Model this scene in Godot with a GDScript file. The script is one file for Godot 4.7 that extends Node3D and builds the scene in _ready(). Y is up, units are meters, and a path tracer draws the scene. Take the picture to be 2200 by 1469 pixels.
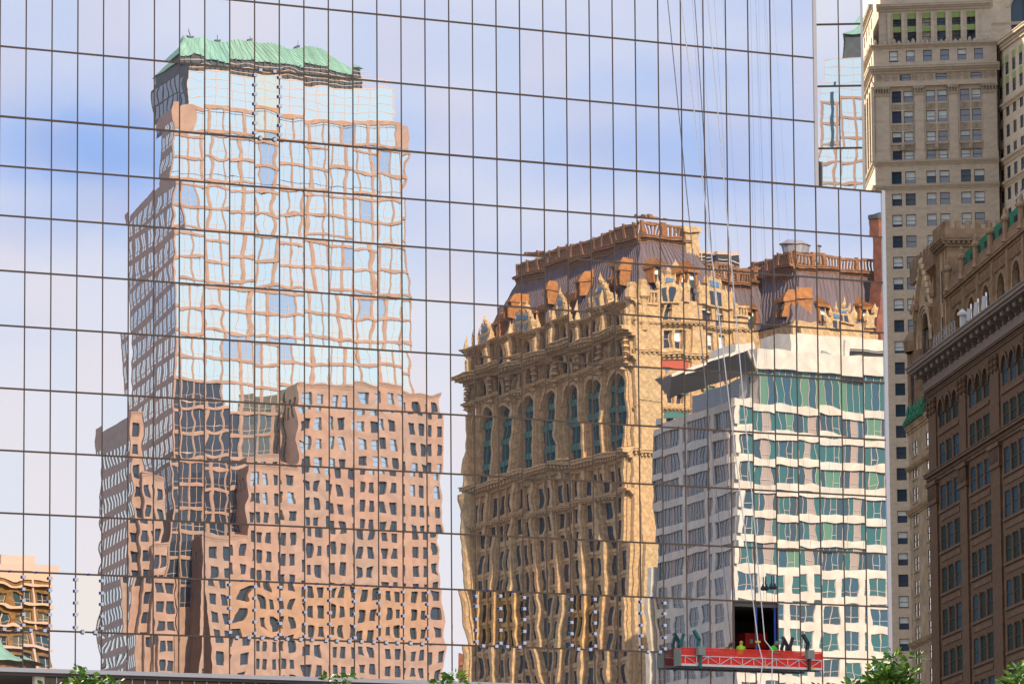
extends Node3D
# A mirror glass office wall seen with a long lens, the street beside it, and the city that it mirrors, which stands behind and beside the camera.
# Metres, y up. The glass wall lies in the plane z = 0 and faces +z.

const PW := 1.524                     # width of one glass panel
const X0 := 111.986                   # x of the first full mullion
const ROWS := [62.21, 58.41, 54.62, 50.81, 48.13, 45.45, 42.48, 39.53, 36.17, 32.85, 29.51, 26.42, 23.34, 21.24]

var M := {}
var T := {}
var cache := {}
var used := {}
var rng := RandomNumberGenerator.new()

# ---------------------------------------------------------------- mesh builder
class MB:
	var v := PackedVector3Array()
	var n := PackedVector3Array()
	var c := PackedColorArray()
	var ix := PackedInt32Array()
	var tint := Color(-1, 0, 0)
	func tri(a: Vector3, b: Vector3, d: Vector3):
		var m := (b - a).cross(d - a).normalized()
		var k := v.size()
		v.append_array([a, d, b]); n.append_array([m, m, m]); ix.append_array([k, k + 1, k + 2])
		if tint.r >= 0.0: c.append_array([tint, tint, tint])
	func quad(a: Vector3, b: Vector3, d: Vector3, e: Vector3):   # counter-clockwise from outside
		var m := (b - a).cross(e - a).normalized()
		var k := v.size()
		v.append_array([a, e, d, b]); n.append_array([m, m, m, m]); ix.append_array([k, k + 1, k + 2, k, k + 2, k + 3])
		if tint.r >= 0.0: c.append_array([tint, tint, tint, tint])
	func obox(o: Vector3, ex: Vector3, ey: Vector3, ez: Vector3):
		if ex.cross(ey).dot(ez) < 0.0:
			o += ex; ex = -ex
		var p := [o, o + ex, o + ex + ey, o + ey, o + ez, o + ex + ez, o + ex + ey + ez, o + ey + ez]
		quad(p[4], p[5], p[6], p[7]); quad(p[1], p[0], p[3], p[2]); quad(p[0], p[4], p[7], p[3]); quad(p[5], p[1], p[2], p[6]); quad(p[7], p[6], p[2], p[3]); quad(p[0], p[1], p[5], p[4])
	func box(center: Vector3, s: Vector3, b := Basis()):
		obox(center - b * (s * 0.5), b.x * s.x, b.y * s.y, b.z * s.z)
	func bar(a: Vector3, b: Vector3, w: float, h := -1.0):
		if h < 0.0: h = w
		var d := (b - a)
		var s := d.cross(Vector3.UP)
		if s.length() < 0.001: s = Vector3.RIGHT
		s = s.normalized()
		var u := s.cross(d).normalized()
		obox(a - s * w * 0.5 - u * h * 0.5, s * w, u * h, d)
	func frustum(p: Array, y0: float, q: Array, y1: float, cap := true):   # plan corners as Vector2(x, z)
		var area := 0.0
		for i in p.size():
			var a: Vector2 = p[i]; var b: Vector2 = p[(i + 1) % p.size()]
			area += a.x * b.y - b.x * a.y
		if area > 0.0:
			p = p.duplicate(); q = q.duplicate(); p.reverse(); q.reverse()
		for i in p.size():
			var j := (i + 1) % p.size()
			quad(Vector3(p[i].x, y0, p[i].y), Vector3(p[j].x, y0, p[j].y), Vector3(q[j].x, y1, q[j].y), Vector3(q[i].x, y1, q[i].y))
		if cap:
			for i in range(1, q.size() - 1): tri(Vector3(q[0].x, y1, q[0].y), Vector3(q[i].x, y1, q[i].y), Vector3(q[i + 1].x, y1, q[i + 1].y))
			for i in range(1, p.size() - 1): tri(Vector3(p[0].x, y0, p[0].y), Vector3(p[i + 1].x, y0, p[i + 1].y), Vector3(p[i].x, y0, p[i].y))
	func prism(p: Array, y0: float, y1: float): frustum(p, y0, p, y1)
	func lathe(base: Vector3, prof: Array, seg := 10):   # prof: Vector2(radius, height)
		for k in prof.size() - 1:
			for i in seg:
				var a := TAU * i / seg; var b := TAU * (i + 1) / seg
				var r0: float = prof[k].x; var r1: float = prof[k + 1].x
				var p0 := base + Vector3(cos(a) * r0, prof[k].y, -sin(a) * r0); var p1 := base + Vector3(cos(b) * r0, prof[k].y, -sin(b) * r0)
				var q0 := base + Vector3(cos(a) * r1, prof[k + 1].y, -sin(a) * r1); var q1 := base + Vector3(cos(b) * r1, prof[k + 1].y, -sin(b) * r1)
				if r1 < 0.001: tri(p0, p1, q0)
				elif r0 < 0.001: tri(p0, q1, q0)
				else: quad(p0, p1, q1, q0)
	func tube(a: Vector3, b: Vector3, r0: float, r1: float, seg := 6):
		var d := (b - a).normalized()
		var s := d.cross(Vector3.UP)
		if s.length() < 0.01: s = Vector3.RIGHT
		s = s.normalized()
		var u := s.cross(d)
		for i in seg:
			var t0 := TAU * i / seg; var t1 := TAU * (i + 1) / seg
			var e0 := s * cos(t0) + u * sin(t0); var e1 := s * cos(t1) + u * sin(t1)
			quad(a + e1 * r0, a + e0 * r0, b + e0 * r1, b + e1 * r1)
	func commit(m: Material) -> ArrayMesh:
		var am := ArrayMesh.new()
		add_to(am, m)
		return am
	func add_to(am: ArrayMesh, m: Material):
		if v.is_empty(): return
		var a := []
		a.resize(Mesh.ARRAY_MAX)
		a[Mesh.ARRAY_VERTEX] = v; a[Mesh.ARRAY_NORMAL] = n; a[Mesh.ARRAY_INDEX] = ix
		if c.size() == v.size(): a[Mesh.ARRAY_COLOR] = c
		am.add_surface_from_arrays(Mesh.PRIMITIVE_TRIANGLES, a)
		am.surface_set_material(am.get_surface_count() - 1, m)

# a vertical face: u runs along it, v is height, d is how far out
class FR:
	var o: Vector3
	var r: Vector3
	var nn: Vector3
	var w: float
	var flip := false
	func p(u: float, v: float, d := 0.0) -> Vector3:
		return o + r * (w - u if flip else u) + Vector3.UP * v + nn * d

# a to b: left to right as one standing outside sees it, as (x, z)
func face(a: Vector2, b: Vector2) -> FR:
	var f := FR.new()
	f.o = Vector3(a.x, 0, a.y); f.w = a.distance_to(b)
	f.r = Vector3(b.x - a.x, 0, b.y - a.y) / f.w; f.nn = f.r.cross(Vector3.UP)
	return f
# the same for a building known from its mirror image: a and b are left and right in the mirror, z already that of the real place
func mface(a: Vector2, b: Vector2) -> FR:
	var f := face(b, a)
	f.flip = true
	return f
func go(a: Vector2, az: float, l: float) -> Vector2:      # l metres along azimuth az, away from the glass wall
	return a + Vector2(sin(deg_to_rad(az)), -cos(deg_to_rad(az))) * l
func mgo(a: Vector2, az: float, l: float) -> Vector2:     # the same for the mirrored side
	return a + Vector2(sin(deg_to_rad(az)), cos(deg_to_rad(az))) * l

# ---------------------------------------------------------------- nodes
func numbered(called: String) -> String:
	var k: int = used.get(called, 0)
	used[called] = k + 1
	return called if k == 0 else "%s_%03d" % [called, k]
func tag(o: Node, label: String, category: String, group := ""):
	o.set_meta("label", label); o.set_meta("category", category)
	if group: o.set_meta("group", group)
func thing(called: String, label: String, category: String, at := Vector3.ZERO, group := "") -> Node3D:
	var o := Node3D.new()
	o.name = numbered(called); add_child(o); o.position = at
	tag(o, label, category, group)
	return o
func put(called: String, mesh: Mesh, parent: Node3D) -> MeshInstance3D:
	var o := MeshInstance3D.new()
	o.name = called; o.mesh = mesh
	if parent == self: o.name = numbered(called)
	parent.add_child(o, true)
	if parent != self and parent is Node3D and parent.get_parent() == self: o.position -= parent.position
	return o
func part(called: String, mb: MB, m: Material, parent: Node3D) -> MeshInstance3D: return put(called, mb.commit(m), parent)

# ---------------------------------------------------------------- materials
func lin(r: float, g: float, b: float) -> Color: return Color(r, g, b).linear_to_srgb()
func noise_tex(sd: int, freq: float, lo: float, hi: float, oct := 5, stretch := 1.0) -> ImageTexture:
	var f := FastNoiseLite.new()
	f.seed = sd; f.frequency = freq; f.fractal_octaves = oct; f.noise_type = FastNoiseLite.TYPE_SIMPLEX_SMOOTH
	var s := 256
	var im := Image.create(s, s, false, Image.FORMAT_RGB8)
	for y in s:
		for x in s:
			var a := TAU * x / s; var b := TAU * y / s
			var k := s / TAU
			var h := f.get_noise_3d(cos(a) * k, sin(a) * k + cos(b) * k * stretch, sin(b) * k * stretch)
			var g := clampf(remap(h, -0.6, 0.6, lo, hi), 0, 1)
			im.set_pixel(x, y, Color(g, g * lerpf(1.0, 0.985, 1.0 - g), g * lerpf(1.0, 0.96, 1.0 - g)))
	im.generate_mipmaps()
	return ImageTexture.create_from_image(im)
func mk(called: String, col: Color, rough := 0.85, metal := 0.0, tex = null, metres := 8.0, spec := 0.4) -> StandardMaterial3D:
	var m := StandardMaterial3D.new()
	m.albedo_color = col; m.roughness = rough; m.metallic = metal; m.metallic_specular = spec
	if tex:
		m.albedo_texture = tex; m.uv1_triplanar = true; m.uv1_world_triplanar = true; m.uv1_scale = Vector3.ONE / metres
	m.resource_name = called
	M[called] = m
	return m

func materials():
	T.stone = noise_tex(3, 0.02, 0.86, 1.0)
	T.stain = noise_tex(8, 0.012, 0.74, 1.0, 6)
	T.streak = noise_tex(5, 0.03, 0.8, 1.0, 4, 0.25)
	var mirror := mk("mirror_glass", lin(0.59, 0.60, 0.635), 0.0, 0.96)
	mirror.metallic_specular = 0.5
	mk("mirror_glass_rose", lin(0.61, 0.592, 0.612), 0.0, 0.957)
	mk("mirror_glass_blue", lin(0.555, 0.59, 0.64), 0.0, 0.96)
	mk("clear_glass", lin(0.62, 0.59, 0.55), 0.0, 1.0)
	mk("mullion", lin(0.13, 0.085, 0.055), 0.5, 0.3)
	mk("trim", lin(0.55, 0.53, 0.52), 0.35, 0.6)
	mk("pale_trim", lin(0.62, 0.55, 0.48), 0.4, 0.5)
	mk("inside", lin(0.20, 0.19, 0.18), 0.95)
	mk("slab", lin(0.12, 0.11, 0.1), 0.9)
	mk("soffit", lin(0.05, 0.035, 0.028), 0.7)
	mk("lobby_glass", lin(0.10, 0.075, 0.05), 0.08, 0.0, null, 1, 0.6)
	mk("clip_white", lin(0.75, 0.73, 0.72), 0.6)
	mk("blue", lin(0.015, 0.06, 0.33), 0.5)
	mk("pink", lin(0.335, 0.215, 0.167), 0.6, 0.0, T.stone, 14.0)
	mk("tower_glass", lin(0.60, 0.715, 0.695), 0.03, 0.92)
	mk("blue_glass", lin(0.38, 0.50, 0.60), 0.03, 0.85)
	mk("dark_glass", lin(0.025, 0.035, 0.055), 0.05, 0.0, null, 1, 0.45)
	mk("dark_roof", lin(0.07, 0.085, 0.10), 0.6, 0.0, T.stain, 6)
	mk("copper_green", lin(0.20, 0.355, 0.285), 0.7, 0.0, T.streak, 9)
	mk("limestone", lin(0.53, 0.355, 0.19), 0.85, 0.0, T.stain, 2.0)
	mk("copper_brown", lin(0.27, 0.125, 0.055), 0.7, 0.0, T.stain, 2)
	mk("mansard", lin(0.14, 0.105, 0.12), 0.75, 0.0, T.streak, 7)
	mk("copper_orange", lin(0.36, 0.145, 0.042), 0.6, 0.0, T.stain, 3)
	mk("teal", lin(0.045, 0.13, 0.12), 0.6)
	mk("tile_blue", lin(0.08, 0.15, 0.26), 0.7)
	mk("tile_red", lin(0.35, 0.07, 0.04), 0.6)
	mk("white_panel", lin(0.53, 0.485, 0.435), 0.7, 0.0, T.stone, 10)
	mk("mullion_pale", lin(0.36, 0.31, 0.29), 0.5)
	mk("taupe_panel", lin(0.27, 0.215, 0.20), 0.6)
	mk("teal_glass", lin(0.026, 0.095, 0.105), 0.05, 0.0, null, 1, 0.45)
	mk("deep_teal_glass", lin(0.025, 0.07, 0.11), 0.05, 0.0, null, 1, 0.45)
	mk("green_glass", lin(0.075, 0.17, 0.12), 0.08, 0.0, null, 1, 0.45)
	mk("navy_glass", lin(0.03, 0.06, 0.085), 0.05, 0.0, null, 1, 0.4)
	mk("canopy_grey", lin(0.15, 0.145, 0.15), 0.7)
	mk("antenna_grey", lin(0.30, 0.29, 0.28), 0.6)
	mk("louvre", lin(0.03, 0.032, 0.034), 0.6)
	mk("brick_red", lin(0.25, 0.085, 0.047), 0.9, 0.0, T.stain, 3)
	mk("brick_brown", lin(0.22, 0.125, 0.05), 0.9, 0.0, T.stain, 4)
	mk("pale_band", lin(0.43, 0.31, 0.26), 0.8)
	mk("tan_stone", lin(0.55, 0.455, 0.34), 0.85, 0.0, T.stone, 5)
	mk("tan_carved", lin(0.47, 0.38, 0.28), 0.9, 0.0, T.stain, 4)
	mk("green_spandrel", lin(0.22, 0.30, 0.09), 0.7)
	mk("office_glass", lin(0.045, 0.07, 0.11), 0.04, 0.0, null, 1, 0.9)
	mk("sash", lin(0.025, 0.02, 0.018), 0.6)
	mk("blind", lin(0.60, 0.66, 0.64), 0.8)
	mk("brown_stone", lin(0.088, 0.046, 0.021), 0.9, 0.0, T.stain, 2.5)
	mk("brown_trim", lin(0.092, 0.05, 0.026), 0.85, 0.0, T.stain, 4)
	mk("old_glass", lin(0.022, 0.034, 0.032), 0.1, 0.0, null, 1, 0.3)
	mk("cornice_metal", lin(0.14, 0.105, 0.085), 0.6, 0.0, T.streak, 3)
	mk("gothic", lin(0.34, 0.215, 0.125), 0.9, 0.0, T.stain, 5)
	mk("gothic_pale", lin(0.66, 0.48, 0.30), 0.9, 0.0, T.stain, 7)
	mk("roof_green", lin(0.025, 0.17, 0.09), 0.7)
	mk("shed_green", lin(0.24, 0.42, 0.28), 0.7, 0.0, T.streak, 4)
	mk("pipe", lin(0.7, 0.68, 0.64), 0.5)
	mk("steel", lin(0.18, 0.19, 0.2), 0.5, 0.4)
	mk("red_net", lin(0.85, 0.04, 0.02), 0.7)
	var net := mk("red_net_thin", lin(0.88, 0.05, 0.03), 0.75)
	net.transparency = BaseMaterial3D.TRANSPARENCY_ALPHA; net.albedo_color.a = 0.72
	mk("rail", lin(0.62, 0.56, 0.52), 0.4, 0.4)
	mk("hoist", lin(0.22, 0.24, 0.2), 0.5)
	mk("teal_steel", lin(0.01, 0.12, 0.11), 0.5)
	mk("dark_steel", lin(0.03, 0.025, 0.028), 0.5)
	mk("yellow", lin(0.8, 0.5, 0.02), 0.6)
	mk("machine_red", lin(0.5, 0.03, 0.015), 0.5)
	mk("rope", lin(0.75, 0.72, 0.68), 0.8)
	mk("cable", lin(0.32, 0.33, 0.42), 0.6)
	mk("ground", lin(0.22, 0.21, 0.19), 0.95, 0.0, T.stain, 15)
	mk("road", lin(0.06, 0.06, 0.06), 0.95, 0.0, T.stain, 9)
	mk("dark_masonry", lin(0.075, 0.065, 0.05), 0.9, 0.0, T.stain, 8)
	mk("bark", lin(0.09, 0.07, 0.05), 0.95, 0.0, T.stain, 1.0)
	var leaf := mk("leaf", Color.WHITE, 0.45)
	leaf.vertex_color_use_as_albedo = true; leaf.backlight = lin(0.16, 0.24, 0.03); leaf.cull_mode = BaseMaterial3D.CULL_DISABLED
	var body := mk("person", Color.WHITE, 0.8)
	body.vertex_color_use_as_albedo = true

# ---------------------------------------------------------------- facade
# ops: [u0, u1, v0, v1, kind] ; kind "r" rectangle, "a" round arch
func win_mesh(w: float, h: float, kind: String, gl: String, fr: String) -> ArrayMesh:
	var key := "%.2f/%.2f/%s/%s/%s" % [w, h, kind, gl, fr]
	if cache.has(key): return cache[key]
	var g := MB.new(); var f := MB.new()
	g.quad(Vector3(0, 0, 0), Vector3(w, 0, 0), Vector3(w, h, 0), Vector3(0, h, 0))
	var t := 0.07; var z := 0.05
	var bars := []
	if kind != "bare": bars = [[0, 0, t, h], [w - t, 0, w, h], [t, 0, w - t, t], [t, h - t, w - t, h]]
	if kind == "sash": bars.append([t, h * 0.5 - 0.04, w - t, h * 0.5 + 0.04])
	elif kind == "pair": bars.append_array([[w * 0.5 - 0.06, t, w * 0.5 + 0.06, h - t], [t, h * 0.3, w - t, h * 0.3 + 0.06]])
	elif kind == "cell": bars.append_array([[w * 0.5 - 0.04, t, w * 0.5 + 0.04, h - t], [t, h * 0.22, w - t, h * 0.22 + 0.07]])
	elif kind == "vent": bars.append_array([[t, h * 0.34, w - t, h * 0.34 + 0.07]])
	for b in bars: f.obox(Vector3(b[0], b[1], 0.004), Vector3(b[2] - b[0], 0, 0), Vector3(0, b[3] - b[1], 0), Vector3(0, 0, z))
	var am := g.commit(M[gl])
	f.add_to(am, M[fr])
	cache[key] = am
	return am

func facade(parent: Node3D, f: FR, y0: float, y1: float, ops: Array, depth: float, wall: String, o := {}) -> MeshInstance3D:
	var us := [0.0, f.w]; var vs := [y0, y1]
	for q in ops:
		for k in 2:
			if not us.has(q[k]): us.append(q[k])
			if not vs.has(q[2 + k]): vs.append(q[2 + k])
	us.sort(); vs.sort()
	var uat := {}; var vat := {}
	for i in us.size(): uat[us[i]] = i
	for i in vs.size(): vat[vs[i]] = i
	var nu := us.size() - 1
	var open := PackedByteArray()
	open.resize(nu * (vs.size() - 1))
	for q in ops:
		for i in range(uat[q[0]], uat[q[1]]):
			for j in range(vat[q[2]], vat[q[3]]): open[j * nu + i] = 1
	var mb := MB.new()
	for j in vs.size() - 1:
		var i := 0
		while i < nu:
			if open[j * nu + i] == 1:
				i += 1
				continue
			var k := i
			while k < nu and open[j * nu + k] == 0: k += 1
			fquad(mb, f, us[i], us[k], vs[j], vs[j + 1], 0.0)
			i = k
	for q in ops:
		var a: float = q[0]; var b: float = q[1]; var c: float = q[2]; var e: float = q[3]
		if f.flip:
			a = f.w - q[1]; b = f.w - q[0]
		var g := func(u: float, v: float, d: float) -> Vector3: return f.o + f.r * u + Vector3.UP * v + f.nn * d
		mb.quad(g.call(a, c, 0), g.call(a, c, -depth), g.call(a, e, -depth), g.call(a, e, 0))
		mb.quad(g.call(b, c, -depth), g.call(b, c, 0), g.call(b, e, 0), g.call(b, e, -depth))
		mb.quad(g.call(a, c, 0), g.call(b, c, 0), g.call(b, c, -depth), g.call(a, c, -depth))
		mb.quad(g.call(a, e, -depth), g.call(b, e, -depth), g.call(b, e, 0), g.call(a, e, 0))
		if q[4] == "a":
			var r := (b - a) * 0.5
			var mid := (a + b) * 0.5
			var seg := 8
			for s in seg:
				var t0 := PI * s / seg; var t1 := PI * (s + 1) / seg
				var p0 := Vector2(mid - cos(t0) * r, e - r + sin(t0) * r); var p1 := Vector2(mid - cos(t1) * r, e - r + sin(t1) * r)
				mb.quad(g.call(p0.x, p0.y, 0), g.call(p1.x, p1.y, 0), g.call(p1.x, e, 0), g.call(p0.x, e, 0))
				mb.quad(g.call(p0.x, p0.y, -depth), g.call(p1.x, p1.y, -depth), g.call(p1.x, p1.y, 0), g.call(p0.x, p0.y, 0))
	var wl := part(o.get("wall_name", "wall"), mb, M[wall], parent)
	var gls: Array = o.get("glass", ["dark_glass"])
	for q in ops:
		var gl: String = q[5] if q.size() > 5 else gls[rng.randi() % gls.size()]
		if gl == "none": continue
		var w := put(o.get("name", "window"), win_mesh(q[1] - q[0], q[3] - q[2], o.get("kind", "plain"), gl, o.get("frame", "sash")), parent)
		var u0: float = f.w - q[1] if f.flip else q[0]
		w.transform = Transform3D(Basis(f.r, Vector3.UP, f.nn), f.o + f.r * u0 + Vector3.UP * q[2] - f.nn * depth - parent.position)
		if rng.randf() < o.get("blind", 0.0):
			var hh: float = snappedf((q[3] - q[2]) * rng.randf_range(0.3, 0.8), 0.25)
			var key := "blind%.2f/%.2f" % [q[1] - q[0], hh]
			if not cache.has(key):
				var bm := MB.new()
				bm.obox(Vector3(0.09, -hh, 0.008), Vector3(q[1] - q[0] - 0.18, 0, 0), Vector3(0, hh, 0), Vector3(0, 0, 0.012))
				cache[key] = bm.commit(M.blind)
			var bl := MeshInstance3D.new()
			bl.name = "blind"; bl.mesh = cache[key]; w.add_child(bl, true)
			bl.position = Vector3(0, q[3] - q[2] - 0.08, 0)
	return wl
func fquad(mb: MB, f: FR, u0: float, u1: float, v0: float, v1: float, d: float):
	if f.flip:
		var t := u0
		u0 = u1; u1 = t
	mb.quad(f.p(u0, v0, d), f.p(u1, v0, d), f.p(u1, v1, d), f.p(u0, v1, d))
func fbox(mb: MB, f: FR, u0: float, u1: float, v0: float, v1: float, d0: float, d1: float):
	mb.obox(f.p(u0, v0, d0), f.p(u1, v0, d0) - f.p(u0, v0, d0), Vector3.UP * (v1 - v0), f.nn * (d1 - d0))
func trim(parent: Node3D, called: String, m: String, f: FR, u0: float, u1: float, v0: float, v1: float, d: float, d0 := -0.05) -> MeshInstance3D:
	var mb := MB.new()
	fbox(mb, f, u0, u1, v0, v1, d0, d)
	return part(called, mb, M[m], parent)
func cornice(parent: Node3D, called: String, m: String, f: FR, u0: float, u1: float, v0: float, v1: float, d: float, dentil := 0.0) -> MeshInstance3D:
	var mb := MB.new()
	var h := v1 - v0
	fbox(mb, f, u0, u1, v0, v0 + h * 0.3, -0.05, d * 0.3)
	fbox(mb, f, u0, u1, v0 + h * 0.3, v0 + h * 0.62, -0.05, d * 0.5)
	fbox(mb, f, u0, u1, v0 + h * 0.62, v0 + h * 0.9, -0.05, d)
	fbox(mb, f, u0, u1, v0 + h * 0.9, v1, -0.05, d * 1.12)
	if dentil > 0.0:
		var u := u0 + dentil * 0.5
		while u < u1 - dentil * 0.5:
			fbox(mb, f, u, u + dentil * 0.5, v0 + h * 0.34, v0 + h * 0.62, d * 0.45, d * 0.85)
			u += dentil
	return part(called, mb, M[m], parent)
func shell(parent: Node3D, called: String, m: String, pts: Array, y0: float, y1: float) -> MeshInstance3D:
	var mb := MB.new()
	mb.prism(pts, y0, y1)
	return part(called, mb, M[m], parent)
# the three sides of a plan that no facade covers, and its roof: plan corners in order, the sides listed in skip stay open
func body(parent: Node3D, m: String, pts: Array, y0: float, y1: float, skip := []):
	var mb := MB.new()
	var area := 0.0
	for i in pts.size():
		var a: Vector2 = pts[i]; var b: Vector2 = pts[(i + 1) % pts.size()]
		area += a.x * b.y - b.x * a.y
	for i in pts.size():
		if i in skip: continue
		var a: Vector2 = pts[i]; var b: Vector2 = pts[(i + 1) % pts.size()]
		if area > 0.0:
			var t := a
			a = b; b = t
		mb.quad(Vector3(a.x, y0, a.y), Vector3(b.x, y0, b.y), Vector3(b.x, y1, b.y), Vector3(a.x, y1, a.y))
	var q := pts.duplicate()
	if area > 0.0: q.reverse()
	for i in range(1, q.size() - 1): mb.tri(Vector3(q[0].x, y1, q[0].y), Vector3(q[i].x, y1, q[i].y), Vector3(q[i + 1].x, y1, q[i + 1].y))
	part("plain_wall", mb, M[m], parent)
func grid_ops(u0: float, pu: float, w: float, nu: int, v0: float, pv: float, h: float, nv: int, gl := "") -> Array:
	var r := []
	for j in nv:
		for i in nu:
			var q := [u0 + i * pu, u0 + i * pu + w, v0 + j * pv, v0 + j * pv + h, "r"]
			if gl: q.append(gl)
			r.append(q)
	return r


# ---------------------------------------------------------------- scene
func _ready():
	rng.seed = 20
	var cam := Camera3D.new()
	cam.name = "camera"
	cam.fov = 7.4373; cam.far = 4000.0; cam.near = 0.5
	cam.transform = Transform3D(Basis(Vector3(0.872224, -0.006748, 0.489060), Vector3(-0.058402, 0.991314, 0.117837), Vector3(-0.485607, -0.131342, 0.864254)), Vector3(0, 1.7, 255.147))
	add_child(cam)
	cam.current = true
	var env := Environment.new()
	env.background_mode = Environment.BG_SKY
	env.sky = Sky.new()
	var pano := PanoramaSkyMaterial.new()
	pano.panorama = sky_image()
	env.sky.sky_material = pano
	env.tonemap_mode = Environment.TONE_MAPPER_LINEAR
	env.tonemap_exposure = 2.3
	env.sdfgi_enabled = true; env.ssao_enabled = true; env.ssil_enabled = true
	var we := WorldEnvironment.new()
	we.name = "sky"
	we.environment = env
	add_child(we)
	var sun := DirectionalLight3D.new()
	sun.name = "sun"
	sun.light_energy = 1.6; sun.light_color = Color(1.0, 0.92, 0.78); sun.light_angular_distance = 0.6; sun.shadow_enabled = true
	add_child(sun)
	sun.look_at_from_position(Vector3(-0.135, 0.53, -0.835) * 100.0, Vector3.ZERO)
	materials()
	ground()
	glass_tower()
	tan_tower()
	brown_building()
	hidden_block()
	gothic_building()
	pink_tower()
	second_tower()
	ornate_building()
	white_building()
	small_mirrored()
	gondola()
	trees()

# clouds: white haze low down, thin cloud above it with a few blue gaps
func sky_image() -> ImageTexture:
	var w := 2048; var h := 1024
	var f := FastNoiseLite.new()
	f.seed = 11; f.frequency = 1.0; f.fractal_octaves = 5; f.noise_type = FastNoiseLite.TYPE_SIMPLEX_SMOOTH; f.fractal_gain = 0.55
	var data := PackedFloat32Array()
	data.resize(w * h * 3)
	var gaps := [[24.9, 9.55, 1.7, 0.95, 1.1], [31.2, 9.6, 2.1, 0.85, 0.8], [24.0, 10.9, 1.6, 0.8, 0.5], [29.0, 10.7, 2.6, 0.8, 0.45], [200.0, 25.0, 30.0, 9.0, 0.6], [95.0, 32.0, 26.0, 10.0, 0.6], [300.0, 30.0, 30.0, 12.0, 0.6]]   # azimuth from +z to +x, height, widths, depth
	for j in h:
		var el := (0.5 - (j + 0.5) / h) * PI
		var ce := cos(el); var y := sin(el)
		var ed := rad_to_deg(el)
		for i in w:
			var k := (j * w + i) * 3
			if ed < -3.0:
				data[k] = 0.30; data[k + 1] = 0.29; data[k + 2] = 0.28
				continue
			var phi := (fposmod((i + 0.5) / w + 0.25, 1.0) - 0.5) * TAU
			var x := ce * cos(phi); var z := ce * sin(phi)
			var q := 1.0 / (maxf(y, 0.0) + 0.10)
			var n := f.get_noise_3d(x * q * 0.9, y * 2.0, z * q * 0.9)
			var n2 := f.get_noise_3d(x * 9.0 + 20.0, y * 60.0, z * 9.0)
			var blue := clampf(0.30 + n * 0.75 + n2 * 0.42, 0.0, 1.0)
			blue = lerpf(blue, 0.55, smoothstep(20.0, 70.0, ed))
			var a := fposmod(rad_to_deg(atan2(x, z)), 360.0)
			for g in gaps:
				var dx: float = (fposmod(a - g[0] + 180.0, 360.0) - 180.0) / g[2]
				var dy: float = (ed + n2 * 0.8 - g[1]) / g[3]
				var e: float = dx * dx + dy * dy
				if e < 6.0: blue = maxf(blue, g[4] * exp(-e * 0.7) * (0.85 + n * 0.5))
			blue *= smoothstep(6.2, 9.3, ed)
			var s := maxf(0.0, -x * 0.135 + y * 0.53 - z * 0.835)
			blue *= 1.0 - 0.8 * pow(s, 1.5)            # glare round the sun
			var c := Vector3(0.93, 0.925, 0.985).lerp(Vector3(0.36, 0.56, 1.0), blue)
			c = c.lerp(Vector3(1.0, 0.975, 0.99), 1.0 - smoothstep(4.0, 8.4, ed))
			c *= 0.615 + 0.50 * pow(s, 2.0)
			data[k] = c.x; data[k + 1] = c.y; data[k + 2] = c.z
	var im := Image.create_from_data(w, h, false, Image.FORMAT_RGBF, data.to_byte_array())
	return ImageTexture.create_from_image(im)

func ground():
	var mb := MB.new()
	mb.quad(Vector3(-1500, 0, 1800), Vector3(1800, 0, 1800), Vector3(1800, 0, -1500), Vector3(-1500, 0, -1500))
	var g := part("ground", mb, M.ground, self)
	g.set_meta("kind", "structure")
	mb = MB.new()
	mb.quad(Vector3(-300, 0.004, 22), Vector3(430, 0.004, 22), Vector3(430, 0.004, 6), Vector3(-300, 0.004, 6))
	var r := part("road", mb, M.road, self)
	r.set_meta("kind", "structure")

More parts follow.
